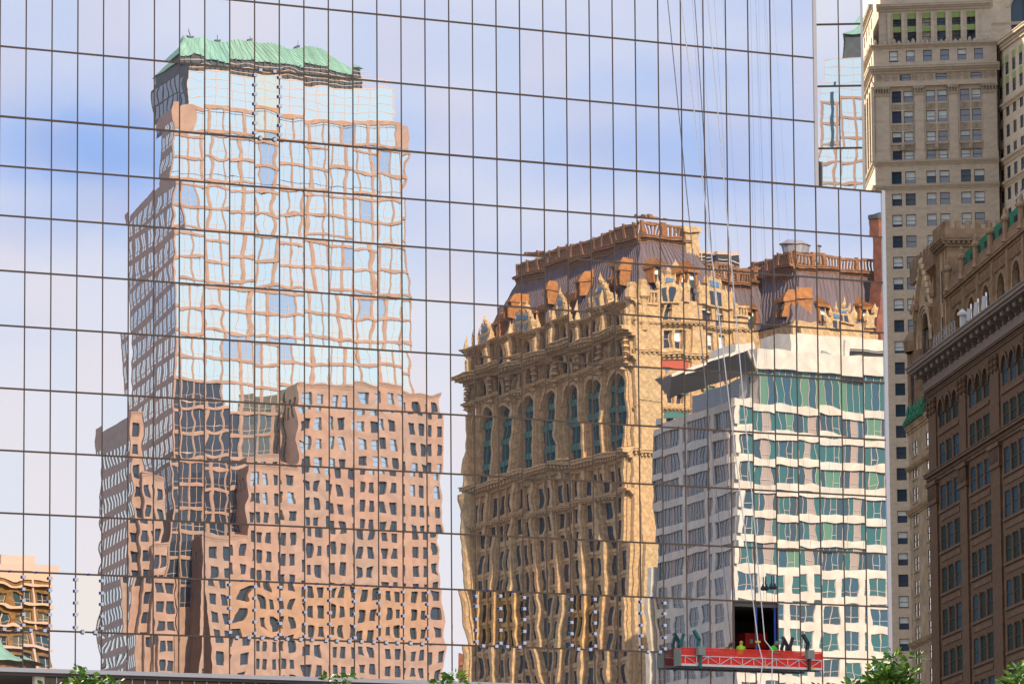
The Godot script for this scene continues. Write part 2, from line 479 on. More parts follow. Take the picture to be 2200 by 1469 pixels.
# ---------------------------------------------------------------- the mirror glass building
func pane_into(am_v: PackedVector3Array, am_n: PackedVector3Array, am_i: PackedInt32Array, o: Vector3, w: float, h: float, lump: float, sd: int):
	var r := RandomNumberGenerator.new()
	r.seed = sd
	var nx := 8; var ny := maxi(10, int(h / 0.13))
	var tx := r.randfn(0, 4.3e-4); var ty := r.randfn(0, 3.4e-4)
	var bx := r.randfn(2.5e-4, 3.6e-4) * lump; var by := r.randfn(4.5e-4, 3.2e-4) * lump
	var tw := r.randfn(0, 2.6e-4) * lump
	var waves := []
	for k in 4:
		var ly: float = [1.7, 0.95, 0.62, 0.42][k]; var lx: float = [1.9, 1.3, 1.6, 0.9][k]
		ly *= r.randf_range(0.8, 1.25); lx *= r.randf_range(0.8, 1.3)
		var sl: float = [1.9e-4, 0.9e-4, 0.6e-4, 0.45e-4][k] * r.randf_range(0.15, 1.7) * lump
		waves.append([TAU / lx, TAU / ly, r.randf() * TAU, r.randf() * TAU, sl])
	var base := am_v.size()
	for j in ny + 1:
		for i in nx + 1:
			var x := w * i / nx; var y := h * j / ny
			var xn := 2.0 * x / w - 1.0; var yn := 2.0 * y / h - 1.0
			var sx := tx + bx * xn * (0.6 + 0.4 * xn * xn) + tw * yn
			var sy := ty + by * yn * (0.5 + 0.5 * yn * yn) + tw * xn * w / h
			var z := tx * (x - w * 0.5) + ty * (y - h * 0.5) + bx * w * 0.25 * xn * xn + by * h * 0.25 * yn * yn
			for q in waves:
				var a: float = q[0] * x + q[2]; var b: float = q[1] * y + q[3]
				var A: float = q[4] / maxf(q[0], q[1])
				z += A * sin(a) * sin(b); sx += A * q[0] * cos(a) * sin(b); sy += A * q[1] * sin(a) * cos(b)
			am_v.append(o + Vector3(x, y, -z)); am_n.append(Vector3(sx, sy, 1.0).normalized())
	for j in ny:
		for i in nx:
			var k := base + j * (nx + 1) + i
			am_i.append_array([k, k + nx + 1, k + nx + 2, k, k + nx + 2, k + 1])
func pane_mesh(v: PackedVector3Array, n: PackedVector3Array, ix: PackedInt32Array, m: Material) -> ArrayMesh:
	var a := []
	a.resize(Mesh.ARRAY_MAX)
	a[Mesh.ARRAY_VERTEX] = v; a[Mesh.ARRAY_NORMAL] = n; a[Mesh.ARRAY_INDEX] = ix
	var am := ArrayMesh.new()
	am.add_surface_from_arrays(Mesh.PRIMITIVE_TRIANGLES, a)
	am.surface_set_material(0, m)
	return am

func glass_tower():
	var t := thing("glass_tower", "office tower with a wall of mirror glass panels reflecting other buildings", "building", Vector3(X0 + 28.0, 0, -15))
	var clipped := {}
	for c in [0, 1, 3, 9, 10, 11, 12, 13, 14, 15, 16, 19, 20, 23, 26]: clipped[[11, c]] = true
	clipped[[2, 10]] = true
	var rest_v := PackedVector3Array(); var rest_n := PackedVector3Array(); var rest_i := PackedInt32Array()
	var last := {1: 33, 2: 33, 7: 36, 8: 36, 9: 36, 10: 30, 11: 29, 5: 21, 6: 21, 3: 7, 4: 7}
	for r in 13:
		for c in range(-1, 37):
			if (r < 3 and c > 33) or (r == 11 and (c == 30 or c == 31)): continue
			var h: float = ROWS[r] - ROWS[r + 1]
			var at := Vector3(X0 + c * PW, ROWS[r + 1], 0)
			var spec := clipped.has([r, c])
			var sd := r * 100 + c + 7777
			if spec or (last.has(r) and c >= 0 and c <= last[r]):
				var v := PackedVector3Array(); var n := PackedVector3Array(); var ix := PackedInt32Array()
				pane_into(v, n, ix, Vector3.ZERO, PW, h, 1.2 if spec else 1.0, sd)
				var o := put("glass_panel", pane_mesh(v, n, ix, M.clear_glass if spec else M[["mirror_glass", "mirror_glass", "mirror_glass_rose", "mirror_glass_blue"][(sd * 7919 + sd / 3) % 4]]), t)
				o.position = at - t.position
				if spec: o.set_meta("label", "clear replacement panel held by white clips")
			else:
				pane_into(rest_v, rest_n, rest_i, at - t.position, PW, h, 1.0, sd)
	var rest := put("glass_panel_field", pane_mesh(rest_v, rest_n, rest_i, M.mirror_glass), t)
	rest.position = Vector3.ZERO
	rest.set_meta("kind", "stuff")
	# mullions and transoms
	for i in range(-1, 38):
		var top: float = ROWS[0] if i <= 34 else ROWS[3]
		var mb := MB.new()
		var x := X0 + i * PW
		if i == 34:
			mb.obox(Vector3(x - 0.10, ROWS[13], -0.06), Vector3(0.07, 0, 0), Vector3(0, ROWS[3] - ROWS[13], 0), Vector3(0, 0, 0.085))
			part("mullion", mb, M.mullion, t)
			mb = MB.new()
			mb.obox(Vector3(x - 0.09, ROWS[3], -0.06), Vector3(0.22, 0, 0), Vector3(0, ROWS[0] - ROWS[3], 0), Vector3(0, 0, 0.12))
			part("edge_trim", mb, M.pale_trim, t)
		elif i == 37:
			mb.obox(Vector3(x - 0.07, ROWS[13], -0.10), Vector3(0.24, 0, 0), Vector3(0, ROWS[3] - ROWS[13] + 0.1, 0), Vector3(0, 0, 0.16))
			part("edge_trim", mb, M.trim, t)
		else:
			mb.obox(Vector3(x - 0.027, ROWS[13], -0.06), Vector3(0.054, 0, 0), Vector3(0, top - ROWS[13], 0), Vector3(0, 0, 0.09))
			part("mullion", mb, M.mullion, t)
	for r in range(0, 13):
		var x1 := X0 + (34 if r < 3 else 37) * PW - 0.07
		var mb := MB.new()
		mb.obox(Vector3(X0 - PW, ROWS[r] - 0.047, -0.06), Vector3(x1 - X0 + PW, 0, 0), Vector3(0, 0.094, 0), Vector3(0, 0, 0.10 if r != 3 else 0.14))
		part("transom", mb, M.mullion, t)
	var mb := MB.new()
	mb.obox(Vector3(X0 - PW, ROWS[13] - 0.14, -0.25), Vector3(38 * PW, 0, 0), Vector3(0, 0.22, 0), Vector3(0, 0, 0.40))
	part("base_trim", mb, M.trim, t)
	# floors and what closes the building behind the glass
	for r in range(0, 14):
		var x1 := X0 + (34 if r < 3 else 37) * PW
		mb = MB.new()
		mb.obox(Vector3(X0 - PW, ROWS[r] - 0.3, -9.0), Vector3(x1 - X0 + PW - 0.02, 0, 0), Vector3(0, 0.28, 0), Vector3(0, 0, 8.93))
		part("floor_slab", mb, M.slab, t)
	mb = MB.new()
	mb.obox(Vector3(X0 - PW, 0, -30.0), Vector3(38 * PW - 0.03, 0, 0), Vector3(0, ROWS[3] - 0.05, 0), Vector3(0, 0, 21.0))
	var b := PackedVector2Array([Vector2(X0 - PW, -9), Vector2(163.0, -9), Vector2(178.72, -25.9), Vector2(182.4, -23.5), Vector2(185, -40), Vector2(X0 - PW, -40)])
	mb.prism(Array(b), ROWS[3] - 0.02, 74.0)
	for x in [X0 - PW - 0.05, X0 + 37 * PW - 0.12]:
		mb.obox(Vector3(x, ROWS[13], -9.0), Vector3(0.1, 0, 0), Vector3(0, (ROWS[0] if x < 120 else ROWS[3]) - ROWS[13] - 0.06, 0), Vector3(0, 0, 8.9))
	part("core", mb, M.inside, t)
	mb = MB.new()
	mb.obox(Vector3(X0 - PW, ROWS[13] - 0.13, -9.0), Vector3(38 * PW, 0, 0), Vector3(0, 0.2, 0), Vector3(0, 0, 8.74))
	part("soffit", mb, M.soffit, t)
	# glazed lobby set back under the wall
	for k in 76:
		var x := X0 + 3.0 + k * 0.74
		mb = MB.new()
		mb.obox(Vector3(x, 15.0, -0.62), Vector3(0.68, 0, 0), Vector3(0, ROWS[13] - 15.14, 0), Vector3(0, 0, 0.03))
		part("lobby_pane", mb, M.lobby_glass, t)
		mb = MB.new()
		mb.obox(Vector3(x - 0.06, 15.0, -0.62), Vector3(0.06, 0, 0), Vector3(0, ROWS[13] - 15.14, 0), Vector3(0, 0, 0.14))
		part("lobby_mullion", mb, M.trim, t)
	mb = MB.new()
	mb.obox(Vector3(X0 + 2.4, 15.0, -0.7), Vector3(0.54, 0, 0), Vector3(0, ROWS[13] - 15.14, 0), Vector3(0, 0, 0.3))
	part("column", mb, M.pale_trim, t)
	# the face set back at the notch
	var f := face(Vector2(178.72, -25.85), Vector2(182.44, -23.43))
	var lv := [50.0, 54.05, 58.1, 62.14, 66.17, 70.2]
	for c in 3:
		for r in 5:
			var v := PackedVector3Array(); var n := PackedVector3Array(); var ix := PackedInt32Array()
			pane_into(v, n, ix, Vector3.ZERO, 1.479, lv[r + 1] - lv[r], 0.7, 4000 + c * 10 + r)
			var o := put("side_glass_panel", pane_mesh(v, n, ix, M.mirror_glass), t)
			o.transform = Transform3D(Basis(f.r, Vector3.UP, f.nn), f.p(c * 1.479, lv[r], 0.02) - t.position)
	for c in range(0, 3):
		mb = MB.new()
		fbox(mb, f, c * 1.479 - 0.03, c * 1.479 + 0.045, 50, 70.2, -0.05, 0.06)
		part("mullion", mb, M.mullion, t)
	for r in range(1, 6):
		mb = MB.new()
		fbox(mb, f, 0, f.w - 0.06, lv[r] - 0.06, lv[r] + 0.06, -0.05, 0.065)
		part("transom", mb, M.mullion, t)
	mb = MB.new()
	fbox(mb, f, f.w - 0.05, f.w + 0.12, 50, 70.2, -0.1, 0.1)
	part("edge_trim", mb, M.pale_trim, t)
	# retaining clips: a white block with a blue pad behind it
	var cm := MB.new()
	cm.box(Vector3(0, 0, 0.10), Vector3(0.165, 0.165, 0.10))
	var pm := MB.new()
	pm.box(Vector3(0, 0, 0.0), Vector3(0.25, 0.12, 0.055))
	var pm2 := MB.new()
	pm2.box(Vector3(0, 0, 0.0), Vector3(0.11, 0.25, 0.055))
	var clip := cm.commit(M.clip_white); var pad := pm.commit(M.blue); var pad2 := pm2.commit(M.blue)
	var sides := [1, 2, 3, 4, 9, 10, 11, 12, 13, 14, 15, 16, 17, 19, 20, 21, 23, 24, 26, 27]
	var places := []
	for c in sides:
		for k in 5: places.append([X0 + c * PW, ROWS[12] + 0.22 + k * (ROWS[11] - ROWS[12] - 0.5) / 4.0 + rng.randf_range(-0.05, 0.05), false])
	for c in [0, 1, 3, 9, 10, 11, 12, 13, 14, 15, 16, 19, 20, 23, 26]:
		places.append([X0 + c * PW + 0.42, ROWS[12], true]); places.append([X0 + c * PW + 1.22 + rng.randf_range(-0.08, 0.08), ROWS[12], true])
	for c in [10, 11]:
		for k in 7: places.append([X0 + c * PW, ROWS[3] + 0.3 + k * 0.535, false])
	for e in [[0.32, 2], [1.2, 2], [0.32, 3], [1.2, 3]]: places.append([X0 + 10 * PW + e[0], ROWS[e[1]], true])
	for q in places:
		var o := put("retaining_clip", clip, t)
		o.position = Vector3(q[0], q[1], 0.0) - t.position
		var s := MeshInstance3D.new()
		s.name = "pad"; s.mesh = pad2 if q[2] else pad; o.add_child(s, true)
		s.position = Vector3(0.0, rng.randf_range(-0.02, 0.02), 0.055)
	var dot := MB.new()
	dot.box(Vector3.ZERO, Vector3(0.11, 0.11, 0.05))
	var dm := dot.commit(M.blue)
	for c in [0, 1, 3, 9, 10, 11, 12, 13, 14, 15, 16, 19, 20, 23, 26]:
		var o := put("blue_pad", dm, t)
		o.position = Vector3(X0 + c * PW + 0.75, ROWS[11], 0.075) - t.position
	# frame of the open bay
	for x in [X0 + 30 * PW + 0.06, X0 + 31 * PW + 0.06, X0 + 32 * PW - 0.20]:
		mb = MB.new()
		mb.obox(Vector3(x, ROWS[12] + 0.06, -0.16), Vector3(0.12, 0, 0), Vector3(0, ROWS[11] - ROWS[12] - 0.12, 0), Vector3(0, 0, 0.07))
		part("bay_strip", mb, M.blue if x > X0 + 31 * PW else M.mullion, t)

# ---------------------------------------------------------------- beside it: the tan tower
func tan_tower():
	var A := Vector2(483.77, -479.95)
	var B := go(A, 128.7, 20.9)
	var t := thing("tan_office_tower", "tall tan stone office tower with pilasters, cornices and paired windows", "building", Vector3(A.x, 0, A.y))
	var f := face(A, B)
	var px := [[2.78, 4.46], [5.08, 6.78], [8.67, 10.27], [10.90, 12.55], [14.50, 16.15], [16.73, 18.42]]
	var ops := []
	for r in 22:
		var b := 140.64 - r * 3.58
		for q in px: ops.append([q[0], q[1], b, b + 2.06, "r"])
	for q in px: ops.append([q[0], q[1], 144.37, 146.48, "r"])
	facade(t, f, 0, 148.3, ops, 0.45, "tan_stone", {"glass": ["office_glass", "office_glass", "navy_glass"], "kind": "sash", "blind": 0.62})
	# loggia storeys between pilasters, set back
	var f2 := face(A - Vector2(f.nn.x, f.nn.z) * 0.55, B - Vector2(f.nn.x, f.nn.z) * 0.55)
	ops = []
	var bays := [[2.95, 4.55, 4.95, 6.55], [8.75, 10.3, 10.75, 12.3], [14.5, 16.1, 16.5, 18.05]]
	for q in bays:
		for y in [[158.39, 160.38], [154.88, 156.95], [151.53, 153.36], [148.45, 150.10]]:
			ops.append([q[0], q[1], y[0], y[1], "r"]); ops.append([q[2], q[3], y[0], y[1], "r"])
	facade(t, f2, 148.3, 161.1, ops, 0.4, "tan_stone", {"glass": ["office_glass"], "kind": "sash", "blind": 0.6})
	for q in [[0.0, 2.7], [6.74, 8.55], [12.52, 14.33], [18.28, 20.9]]:
		trim(t, "pilaster", "tan_stone", f, q[0] + 0.15, q[1] - 0.15, 148.3, 159.6, 0.0, -0.6)
		trim(t, "pilaster_base", "tan_stone", f, q[0], q[1], 148.3, 149.6, 0.12, -0.6)
		var mb := MB.new()
		fbox(mb, f, q[0] + 0.05, q[1] - 0.05, 159.5, 160.0, -0.6, 0.1)
		fbox(mb, f, q[0] - 0.12, q[1] + 0.12, 160.75, 161.1, -0.6, 0.3)
		var n := int((q[1] - q[0]) / 0.45)
		for k in n:
			var u: float = q[0] + (k + 0.5) * (q[1] - q[0]) / n
			mb.lathe(f.p(u, 160.0, 0.1), [Vector2(0.0, 0), Vector2(0.14, 0.1), Vector2(0.10, 0.45), Vector2(0.26, 0.65), Vector2(0.2, 0.8)], 7)
		part("capital", mb, M.tan_carved, t)
	for q in bays:
		for y in [[156.95, 158.39], [153.36, 154.88]]:
			for k in [[q[0], q[1]], [q[2], q[3]]]:
				var mb := MB.new()
				var u0: float = k[0]; var u1: float = k[1]; var v0: float = y[0] + 0.3; var v1: float = y[1] - 0.3
				fbox(mb, f2, u0, u1, v0, v0 + 0.1, 0, 0.1); fbox(mb, f2, u0, u1, v1 - 0.1, v1, 0, 0.1)
				fbox(mb, f2, u0, u0 + 0.1, v0 + 0.1, v1 - 0.1, 0, 0.1); fbox(mb, f2, u1 - 0.1, u1, v0 + 0.1, v1 - 0.1, 0, 0.1)
				var ce := f2.p((u0 + u1) * 0.5, (v0 + v1) * 0.5, 0.03)
				for s in 4:
					var d := f2.r * cos(s * PI / 4) * 0.55 + Vector3.UP * sin(s * PI / 4) * 0.38
					mb.bar(ce - d, ce + d, 0.08)
				part("spandrel_panel", mb, M.tan_carved, t)
		var ub: float = (q[1] + q[2]) * 0.5
		var mb2 := MB.new()
		fbox(mb2, f2, q[0] - 0.1, q[3] + 0.1, 151.05, 151.4, 0, 0.35)
		fbox(mb2, f2, q[0], q[3], 150.2, 151.05, 0, 0.14)
		for k in 8:
			var u: float = q[0] + 0.25 + k * (q[3] - q[0] - 0.5) / 7.0
			mb2.lathe(f2.p(u, 150.42, 0.12), [Vector2(0, 0), Vector2(0.16, 0.12), Vector2(0.16, 0.28), Vector2(0, 0.4)], 7)
		mb2.lathe(f2.p(ub, 149.9, 0.3), [Vector2(0, 0), Vector2(0.34, 0.25), Vector2(0.42, 0.6), Vector2(0.3, 1.0), Vector2(0, 1.4)], 10)
		part("carved_panel", mb2, M.tan_carved, t)
	cornice(t, "cornice", "tan_stone", f, -0.2, 21.0, 147.55, 148.4, 0.5, 0.5)
	cornice(t, "cornice", "tan_stone", f, -0.2, 21.0, 143.4, 144.25, 0.45, 0.4)
	trim(t, "band", "tan_stone", f, 0, 20.9, 161.1, 161.9, 0.12, -0.6)
	# frieze with three windows and roundels
	facade(t, f, 161.9, 163.3, [[4.4, 6.3, 162.05, 163.1, "r"], [10.5, 12.4, 162.05, 163.1, "r"], [16.4, 18.3, 162.05, 163.1, "r"]], 0.35, "tan_stone", {"glass": ["office_glass"], "kind": "sash"})
	for u in [0.9, 2.2, 3.5, 7.0, 8.3, 9.6, 13.0, 14.3, 15.6, 18.9, 20.1]:
		var mb := MB.new()
		var ce := f.p(u, 162.6, 0.0)
		for s in 12:
			var a := TAU * s / 12; var b := TAU * (s + 1) / 12
			mb.bar(ce + (f.r * cos(a) + Vector3.UP * sin(a)) * 0.45, ce + (f.r * cos(b) + Vector3.UP * sin(b)) * 0.45, 0.18)
		mb.lathe(ce - Vector3.UP * 0.2, [Vector2(0, 0), Vector2(0.18, 0.1), Vector2(0.18, 0.3), Vector2(0, 0.4)], 8)
		part("roundel", mb, M.tan_carved, t)
	cornice(t, "cornice", "tan_stone", f, -0.5, 21.4, 163.3, 164.6, 0.9, 0.42)
	ops = []
	for q in [[2.68, 4.18], [5.52, 7.02], [8.44, 9.94], [11.36, 12.85], [14.27, 15.76], [17.1, 18.59]]: ops.append([q[0], q[1], 165.3, 167.2, "r"])
	facade(t, f, 164.6, 168.0, ops, 0.4, "tan_stone", {"glass": ["office_glass"], "kind": "sash", "blind": 0.5})
	cornice(t, "cornice", "tan_stone", f, -0.3, 21.2, 167.7, 168.3, 0.6, 0.0)
	var cr := MB.new()
	for k in 26:
		var u := 0.4 + k * 0.8
		cr.lathe(f.p(u, 168.25, 0.25), [Vector2(0.0, 0), Vector2(0.34, 0.05), Vector2(0.3, 0.3 + 0.3 * float(k % 4 == 0)), Vector2(0.12, 0.62 + 0.3 * float(k % 4 == 0)), Vector2(0, 0.7 + 0.35 * float(k % 4 == 0))], 7)
	part("cresting", cr, M.tan_carved, t)
	# crown storeys, set back a little, with green spandrels
	var f3 := face(A + Vector2(f.r.x, f.r.z) * 0.9 - Vector2(f.nn.x, f.nn.z) * 0.8, A + Vector2(f.r.x, f.r.z) * 20.0 - Vector2(f.nn.x, f.nn.z) * 0.8)
	ops = []
	for q in [[3.33, 4.75], [5.78, 7.28], [8.30, 9.80], [10.82, 12.32], [13.35, 14.84], [15.86, 17.32]]:
		ops.append([q[0] - 0.9, q[1] - 0.9, 168.8, 170.55, "r"]); ops.append([q[0] - 0.9, q[1] - 0.9, 171.5, 172.8, "r"])
		trim(t, "spandrel", "green_spandrel", f3, q[0] - 0.9, q[1] - 0.9, 170.6, 171.45, 0.03)
		trim(t, "spandrel", "green_spandrel", f3, q[0] - 0.9, q[1] - 0.9, 172.85, 173.8, 0.03)
	facade(t, f3, 168.0, 175.0, ops, 0.4, "tan_stone", {"glass": ["navy_glass"], "kind": "sash"})
	var ub := 2.0
	for k in 7:
		trim(t, "pilaster", "tan_stone", f3, [1.75, 4.15, 6.65, 9.15, 11.65, 14.2, 16.7][k] - 0.25, [1.75, 4.15, 6.65, 9.15, 11.65, 14.2, 16.7][k] + 0.25, 168.3, 173.9, 0.28)
	cornice(t, "cornice", "tan_stone", f3, -0.3, 19.5, 174.2, 175.4, 0.8, 0.4)
	var top := shell(t, "parapet", "tan_stone", [A + Vector2(f.r.x, f.r.z) * 1.2 - Vector2(f.nn.x, f.nn.z) * 1.2, A + Vector2(f.r.x, f.r.z) * 19.8 - Vector2(f.nn.x, f.nn.z) * 1.2, go(A, 29.2, 40) + Vector2(f.r.x, f.r.z) * 19.8, go(A, 29.2, 40) + Vector2(f.r.x, f.r.z) * 1.2], 168.0, 178.5)
	# side face, receding
	var C := go(A, 29.2, 46.0)
	var g := face(C, A)
	ops = []
	for r in 14:
		for k in 8: ops.append([2.0 + k * 5.6, 4.0 + k * 5.6, 140.64 - r * 3.58 if r < 6 else 148.6 + (r - 6) * 3.3, (140.64 - r * 3.58 if r < 6 else 148.6 + (r - 6) * 3.3) + 2.0, "r"])
	facade(t, g, 0, 175.0, ops, 0.08, "tan_stone", {"glass": ["navy_glass"], "kind": "sash", "name": "side_window"})
	for y in [[147.55, 148.4, 0.5], [143.4, 144.25, 0.45], [163.3, 164.6, 0.9], [167.7, 168.3, 0.6], [161.1, 161.9, 0.2], [174.2, 175.4, 0.7]]: cornice(t, "cornice", "tan_stone", g, 0, g.w + 0.3, y[0], y[1], y[2])
	for k in 9: trim(t, "pilaster", "tan_stone", g, 0.1 + k * 5.6, 1.4 + k * 5.6, 148.4, 161.1, 0.5)
	body(t, "tan_stone", [A, B, go(B, 29.2, 46.0), C], 0, 168.0, [0, 3])
	# far wing with an arched window, and the wing across the light court
	var D := go(B, 40.0, 26.0)
	var w2 := face(go(D, 128.7, -6.0), go(D, 128.7, 14.0))
	facade(t, w2, 120, 186.0, [[6.2, 10.4, 172.5, 181.2, "a"], [6.6, 8.0, 167.0, 170.0, "r"], [9.0, 10.4, 167.0, 170.0, "r"]], 0.5, "tan_stone", {"glass": ["navy_glass"], "kind": "pair", "name": "arched_window"})
	for y in [[171.2, 172.0, 0.4], [182.5, 183.6, 0.8], [176.0, 176.5, 0.2]]: cornice(t, "cornice", "tan_stone", w2, 0.0, w2.w, y[0], y[1], y[2])
	var ring := MB.new()
	for s in 14:
		var a := PI * s / 14; var b := PI * (s + 1) / 14
		ring.bar(w2.p(8.3 + cos(a) * 2.6, 179.1 + sin(a) * 2.6, 0.05), w2.p(8.3 + cos(b) * 2.6, 179.1 + sin(b) * 2.6, 0.05), 0.6, 0.35)
	part("arch_moulding", ring, M.tan_stone, t)
	var E := go(B, 128.7, 0.4)
	var w3 := face(go(E, 20.0, 18.0), go(E, 20.0, -24.0))
	ops = []
	for r in 12:
		for k in 9: ops.append([1.6 + k * 4.5, 3.7 + k * 4.5, 123.0 + r * 3.55, 125.1 + r * 3.55, "r"])
	var f4 := face(Vector2(w3.o.x, w3.o.z) + Vector2(f.r.x, f.r.z) * 0.6, Vector2(w3.o.x, w3.o.z) + Vector2(f.r.x, f.r.z) * 0.6 + Vector2(w3.r.x, w3.r.z) * 42.0)
	facade(t, f4, 0, 168.9, ops, 0.12, "tan_stone", {"glass": ["navy_glass"], "kind": "sash", "name": "court_window"})
	for y in [[147.0, 148.0, 0.6], [143.2, 144.0, 0.5], [156.5, 157.3, 0.5], [166.6, 168.2, 0.9]]: cornice(t, "cornice", "tan_stone", f4, 0, f4.w, y[0], y[1], y[2])
	for k in 9:
		for r in [10, 11]: trim(t, "spandrel", "green_spandrel", f4, 1.6 + k * 4.5, 3.7 + k * 4.5, 125.2 + r * 3.55, 126.3 + r * 3.55, 0.03)

# ---------------------------------------------------------------- brown terracotta building
func brown_building():
	var Fp := Vector2(284.4, -168.19)
	var N := go(Fp, 23.9, -66.0)
	var t := thing("brown_office_building", "dark brown terracotta office building with arcaded top floor and heavy cornice", "building", Vector3(Fp.x, 0, Fp.y))
	var f := face(Fp, N)            # far end is left
	var ops := []
	var bay := [[5.2, 16.4], [21.3, 32.2], [38.0, 48.9], [54.6, 65.5]]
	var rows := [[51.66, 54.05], [47.71, 50.13], [43.71, 46.12], [39.68, 42.13], [35.72, 38.11], [31.75, 34.15], [27.8, 30.2], [23.8, 26.2], [19.8, 22.2], [15.9, 18.3]]
	for b in bay:
		var w: float = (b[1] - b[0] - 2.6) / 3.0
		for k in 3:
			var u: float = snappedf(b[0] + 0.4 + k * (w + 0.9), 0.01)
			var e: float = snappedf(u + w, 0.01)
			for r in rows: ops.append([u, e, r[0], r[1], "r"])
			ops.append([u, e, 55.96, 58.1, "r"])
			ops.append([u, e, 59.64, 62.3, "a"])
			if k > 0:
				for r in rows + [[55.96, 58.1]]:
					trim(t, "colonnette", "brown_trim", f, u - 0.68, u - 0.22, r[0], r[1] - 0.25, 0.03)
					trim(t, "colonnette_cap", "brown_trim", f, u - 0.85, u - 0.05, r[1] - 0.25, r[1] + 0.05, 0.08)
		for r in rows:
			var sm := MB.new()
			fbox(sm, f, b[0] - 0.1, b[1] + 0.1, r[0] - 0.28, r[0] - 0.02, -0.05, 0.14)
			fbox(sm, f, b[0] + 0.6, b[1] - 0.6, r[0] - 1.0, r[0] - 0.5, -0.05, 0.07)
			part("sill", sm, M.brown_trim, t)
		trim(t, "sill", "brown_trim", f, b[0], b[1], 58.9, 59.2, 0.14)
		trim(t, "sill", "brown_trim", f, b[0], b[1], 55.6, 55.9, 0.14)
		for k in 3:
			var u: float = b[0] + 0.4 + k * (w + 0.9) + w * 0.5
			var am := MB.new()
			for s in 8:
				var a := PI * s / 8; var c := PI * (s + 1) / 8
				am.bar(f.p(u - cos(a) * (w * 0.5 + 0.2), 62.3 - w * 0.5 + sin(a) * (w * 0.5 + 0.2), 0.1), f.p(u - cos(c) * (w * 0.5 + 0.2), 62.3 - w * 0.5 + sin(c) * (w * 0.5 + 0.2), 0.1), 0.14, 0.3)
			part("arch_moulding", am, M.brown_trim, t)
	facade(t, f, 0, 64.0, ops, 0.11, "brown_stone", {"glass": ["old_glass", "old_glass", "navy_glass"], "kind": "sash"})
	for q in [[0.0, 4.9], [16.6, 20.9], [32.5, 37.6], [49.2, 54.2]]:
		trim(t, "pier", "brown_stone", f, q[0] + 0.3, q[1] - 0.3, 0, 54.3, 0.2)
		trim(t, "pier", "brown_stone", f, q[0] + 0.4, q[1] - 0.4, 55.9, 61.4, 0.15)
		var cm := MB.new()
		fbox(cm, f, q[0], q[1], 52.6, 53.0, -0.05, 0.32); fbox(cm, f, q[0] + 0.15, q[1] - 0.15, 53.0, 54.4, -0.05, 0.28); fbox(cm, f, q[0] - 0.2, q[1] + 0.2, 54.4, 54.8, -0.05, 0.45)
		for k in 7: fbox(cm, f, q[0] + 0.4 + k * 0.6, q[0] + 0.7 + k * 0.6, 53.1, 54.3, 0.25, 0.36)
		part("pier_capital", cm, M.brown_trim, t)
		var om := MB.new()
		for k in 9:
			om.lathe(f.p(q[0] + 0.5 + (k % 3) * 1.7, 61.2 + (k / 3) * 0.55, 0.15), [Vector2(0, 0), Vector2(0.25, 0.15), Vector2(0.3, 0.4), Vector2(0.15, 0.6), Vector2(0, 0.7)], 7)
		part("carved_capital", om, M.brown_trim, t)
	cornice(t, "belt_course", "brown_trim", f, -0.5, 66, 54.75, 55.7, 0.55)
	cornice(t, "belt_course", "brown_trim", f, -0.3, 66, 63.3, 63.9, 0.4)
	# main cornice, oversailing, with brackets
	var cm := MB.new()
	fbox(cm, f, -0.6, 66, 63.9, 64.8, -0.5, 0.4)
	fbox(cm, f, -1.4, 66, 65.6, 65.85, -0.5, 1.7)
	fbox(cm, f, -1.6, 66, 65.85, 66.2, -0.5, 1.9)
	fbox(cm, f, -1.7, 66, 66.2, 66.35, -0.5, 2.0)
	part("main_cornice", cm, M.cornice_metal, t)
	for k in 22:
		var u := 0.2 + k * 3.0
		var bm := MB.new()
		fbox(bm, f, u, u + 0.7, 65.1, 65.6, -0.2, 1.3); fbox(bm, f, u + 0.1, u + 0.6, 64.7, 65.1, -0.2, 0.7)
		bm.lathe(f.p(u + 0.35, 64.95, 1.25), [Vector2(0, 0), Vector2(0.25, 0.15), Vector2(0.25, 0.45), Vector2(0, 0.6)], 8)
		part("bracket", bm, M.cornice_metal, t)
	body(t, "brown_stone", [Fp, N, go(N, 113.9, 35), go(Fp, 113.9, 35)], 0, 65.6, [0])
	# antennas and railing on its roof edge
	for e in [[30.0, 1.1, 0.28, "narrow white panel antenna next to the vent pipe on the brown cornice"], [33.6, 1.3, 0.32, "white panel antenna between two others on the brown building's cornice"], [37.6, 1.3, 0.32, "white panel antenna farthest from the vent pipe on the brown cornice"]]:
		var a := thing("panel_antenna", e[3], "antenna", f.p(e[0], 66.35, 1.4), "antennas on the brown building's cornice")
		var mb := MB.new()
		mb.box(f.p(e[0], 67.3, 1.4), Vector3(e[2], e[1], 0.35), Basis(Vector3.UP, 0.5) * Basis(Vector3.RIGHT, 0.12))
		part("panel", mb, M.antenna_grey, a)
		mb = MB.new()
		mb.tube(f.p(e[0], 66.35, 1.2), f.p(e[0], 68.3, 1.2), 0.08, 0.08)
		part("pole", mb, M.pipe, a)
	var v := thing("roof_vent", "white vent pipe with a conical cap on the brown building's cornice", "vent", f.p(24.5, 66.35, 1.0))
	var vm := MB.new()
	vm.lathe(f.p(24.5, 66.35, 1.0), [Vector2(0.28, 0), Vector2(0.28, 1.6), Vector2(0.5, 1.65), Vector2(0.5, 1.85), Vector2(0.12, 2.2), Vector2(0, 2.3)], 12)
	part("stack", vm, M.antenna_grey, v)
	var rl := thing("roof_railing", "thin steel guard railing along the brown building's cornice", "railing", f.p(12.5, 66.35, 1.6))
	for k in 9:
		var pm := MB.new()
		pm.tube(f.p(12.5 + k * 1.4, 66.35, 1.6), f.p(12.5 + k * 1.4, 67.6, 1.6), 0.05, 0.05, 5)
		part("post", pm, M.steel, rl)
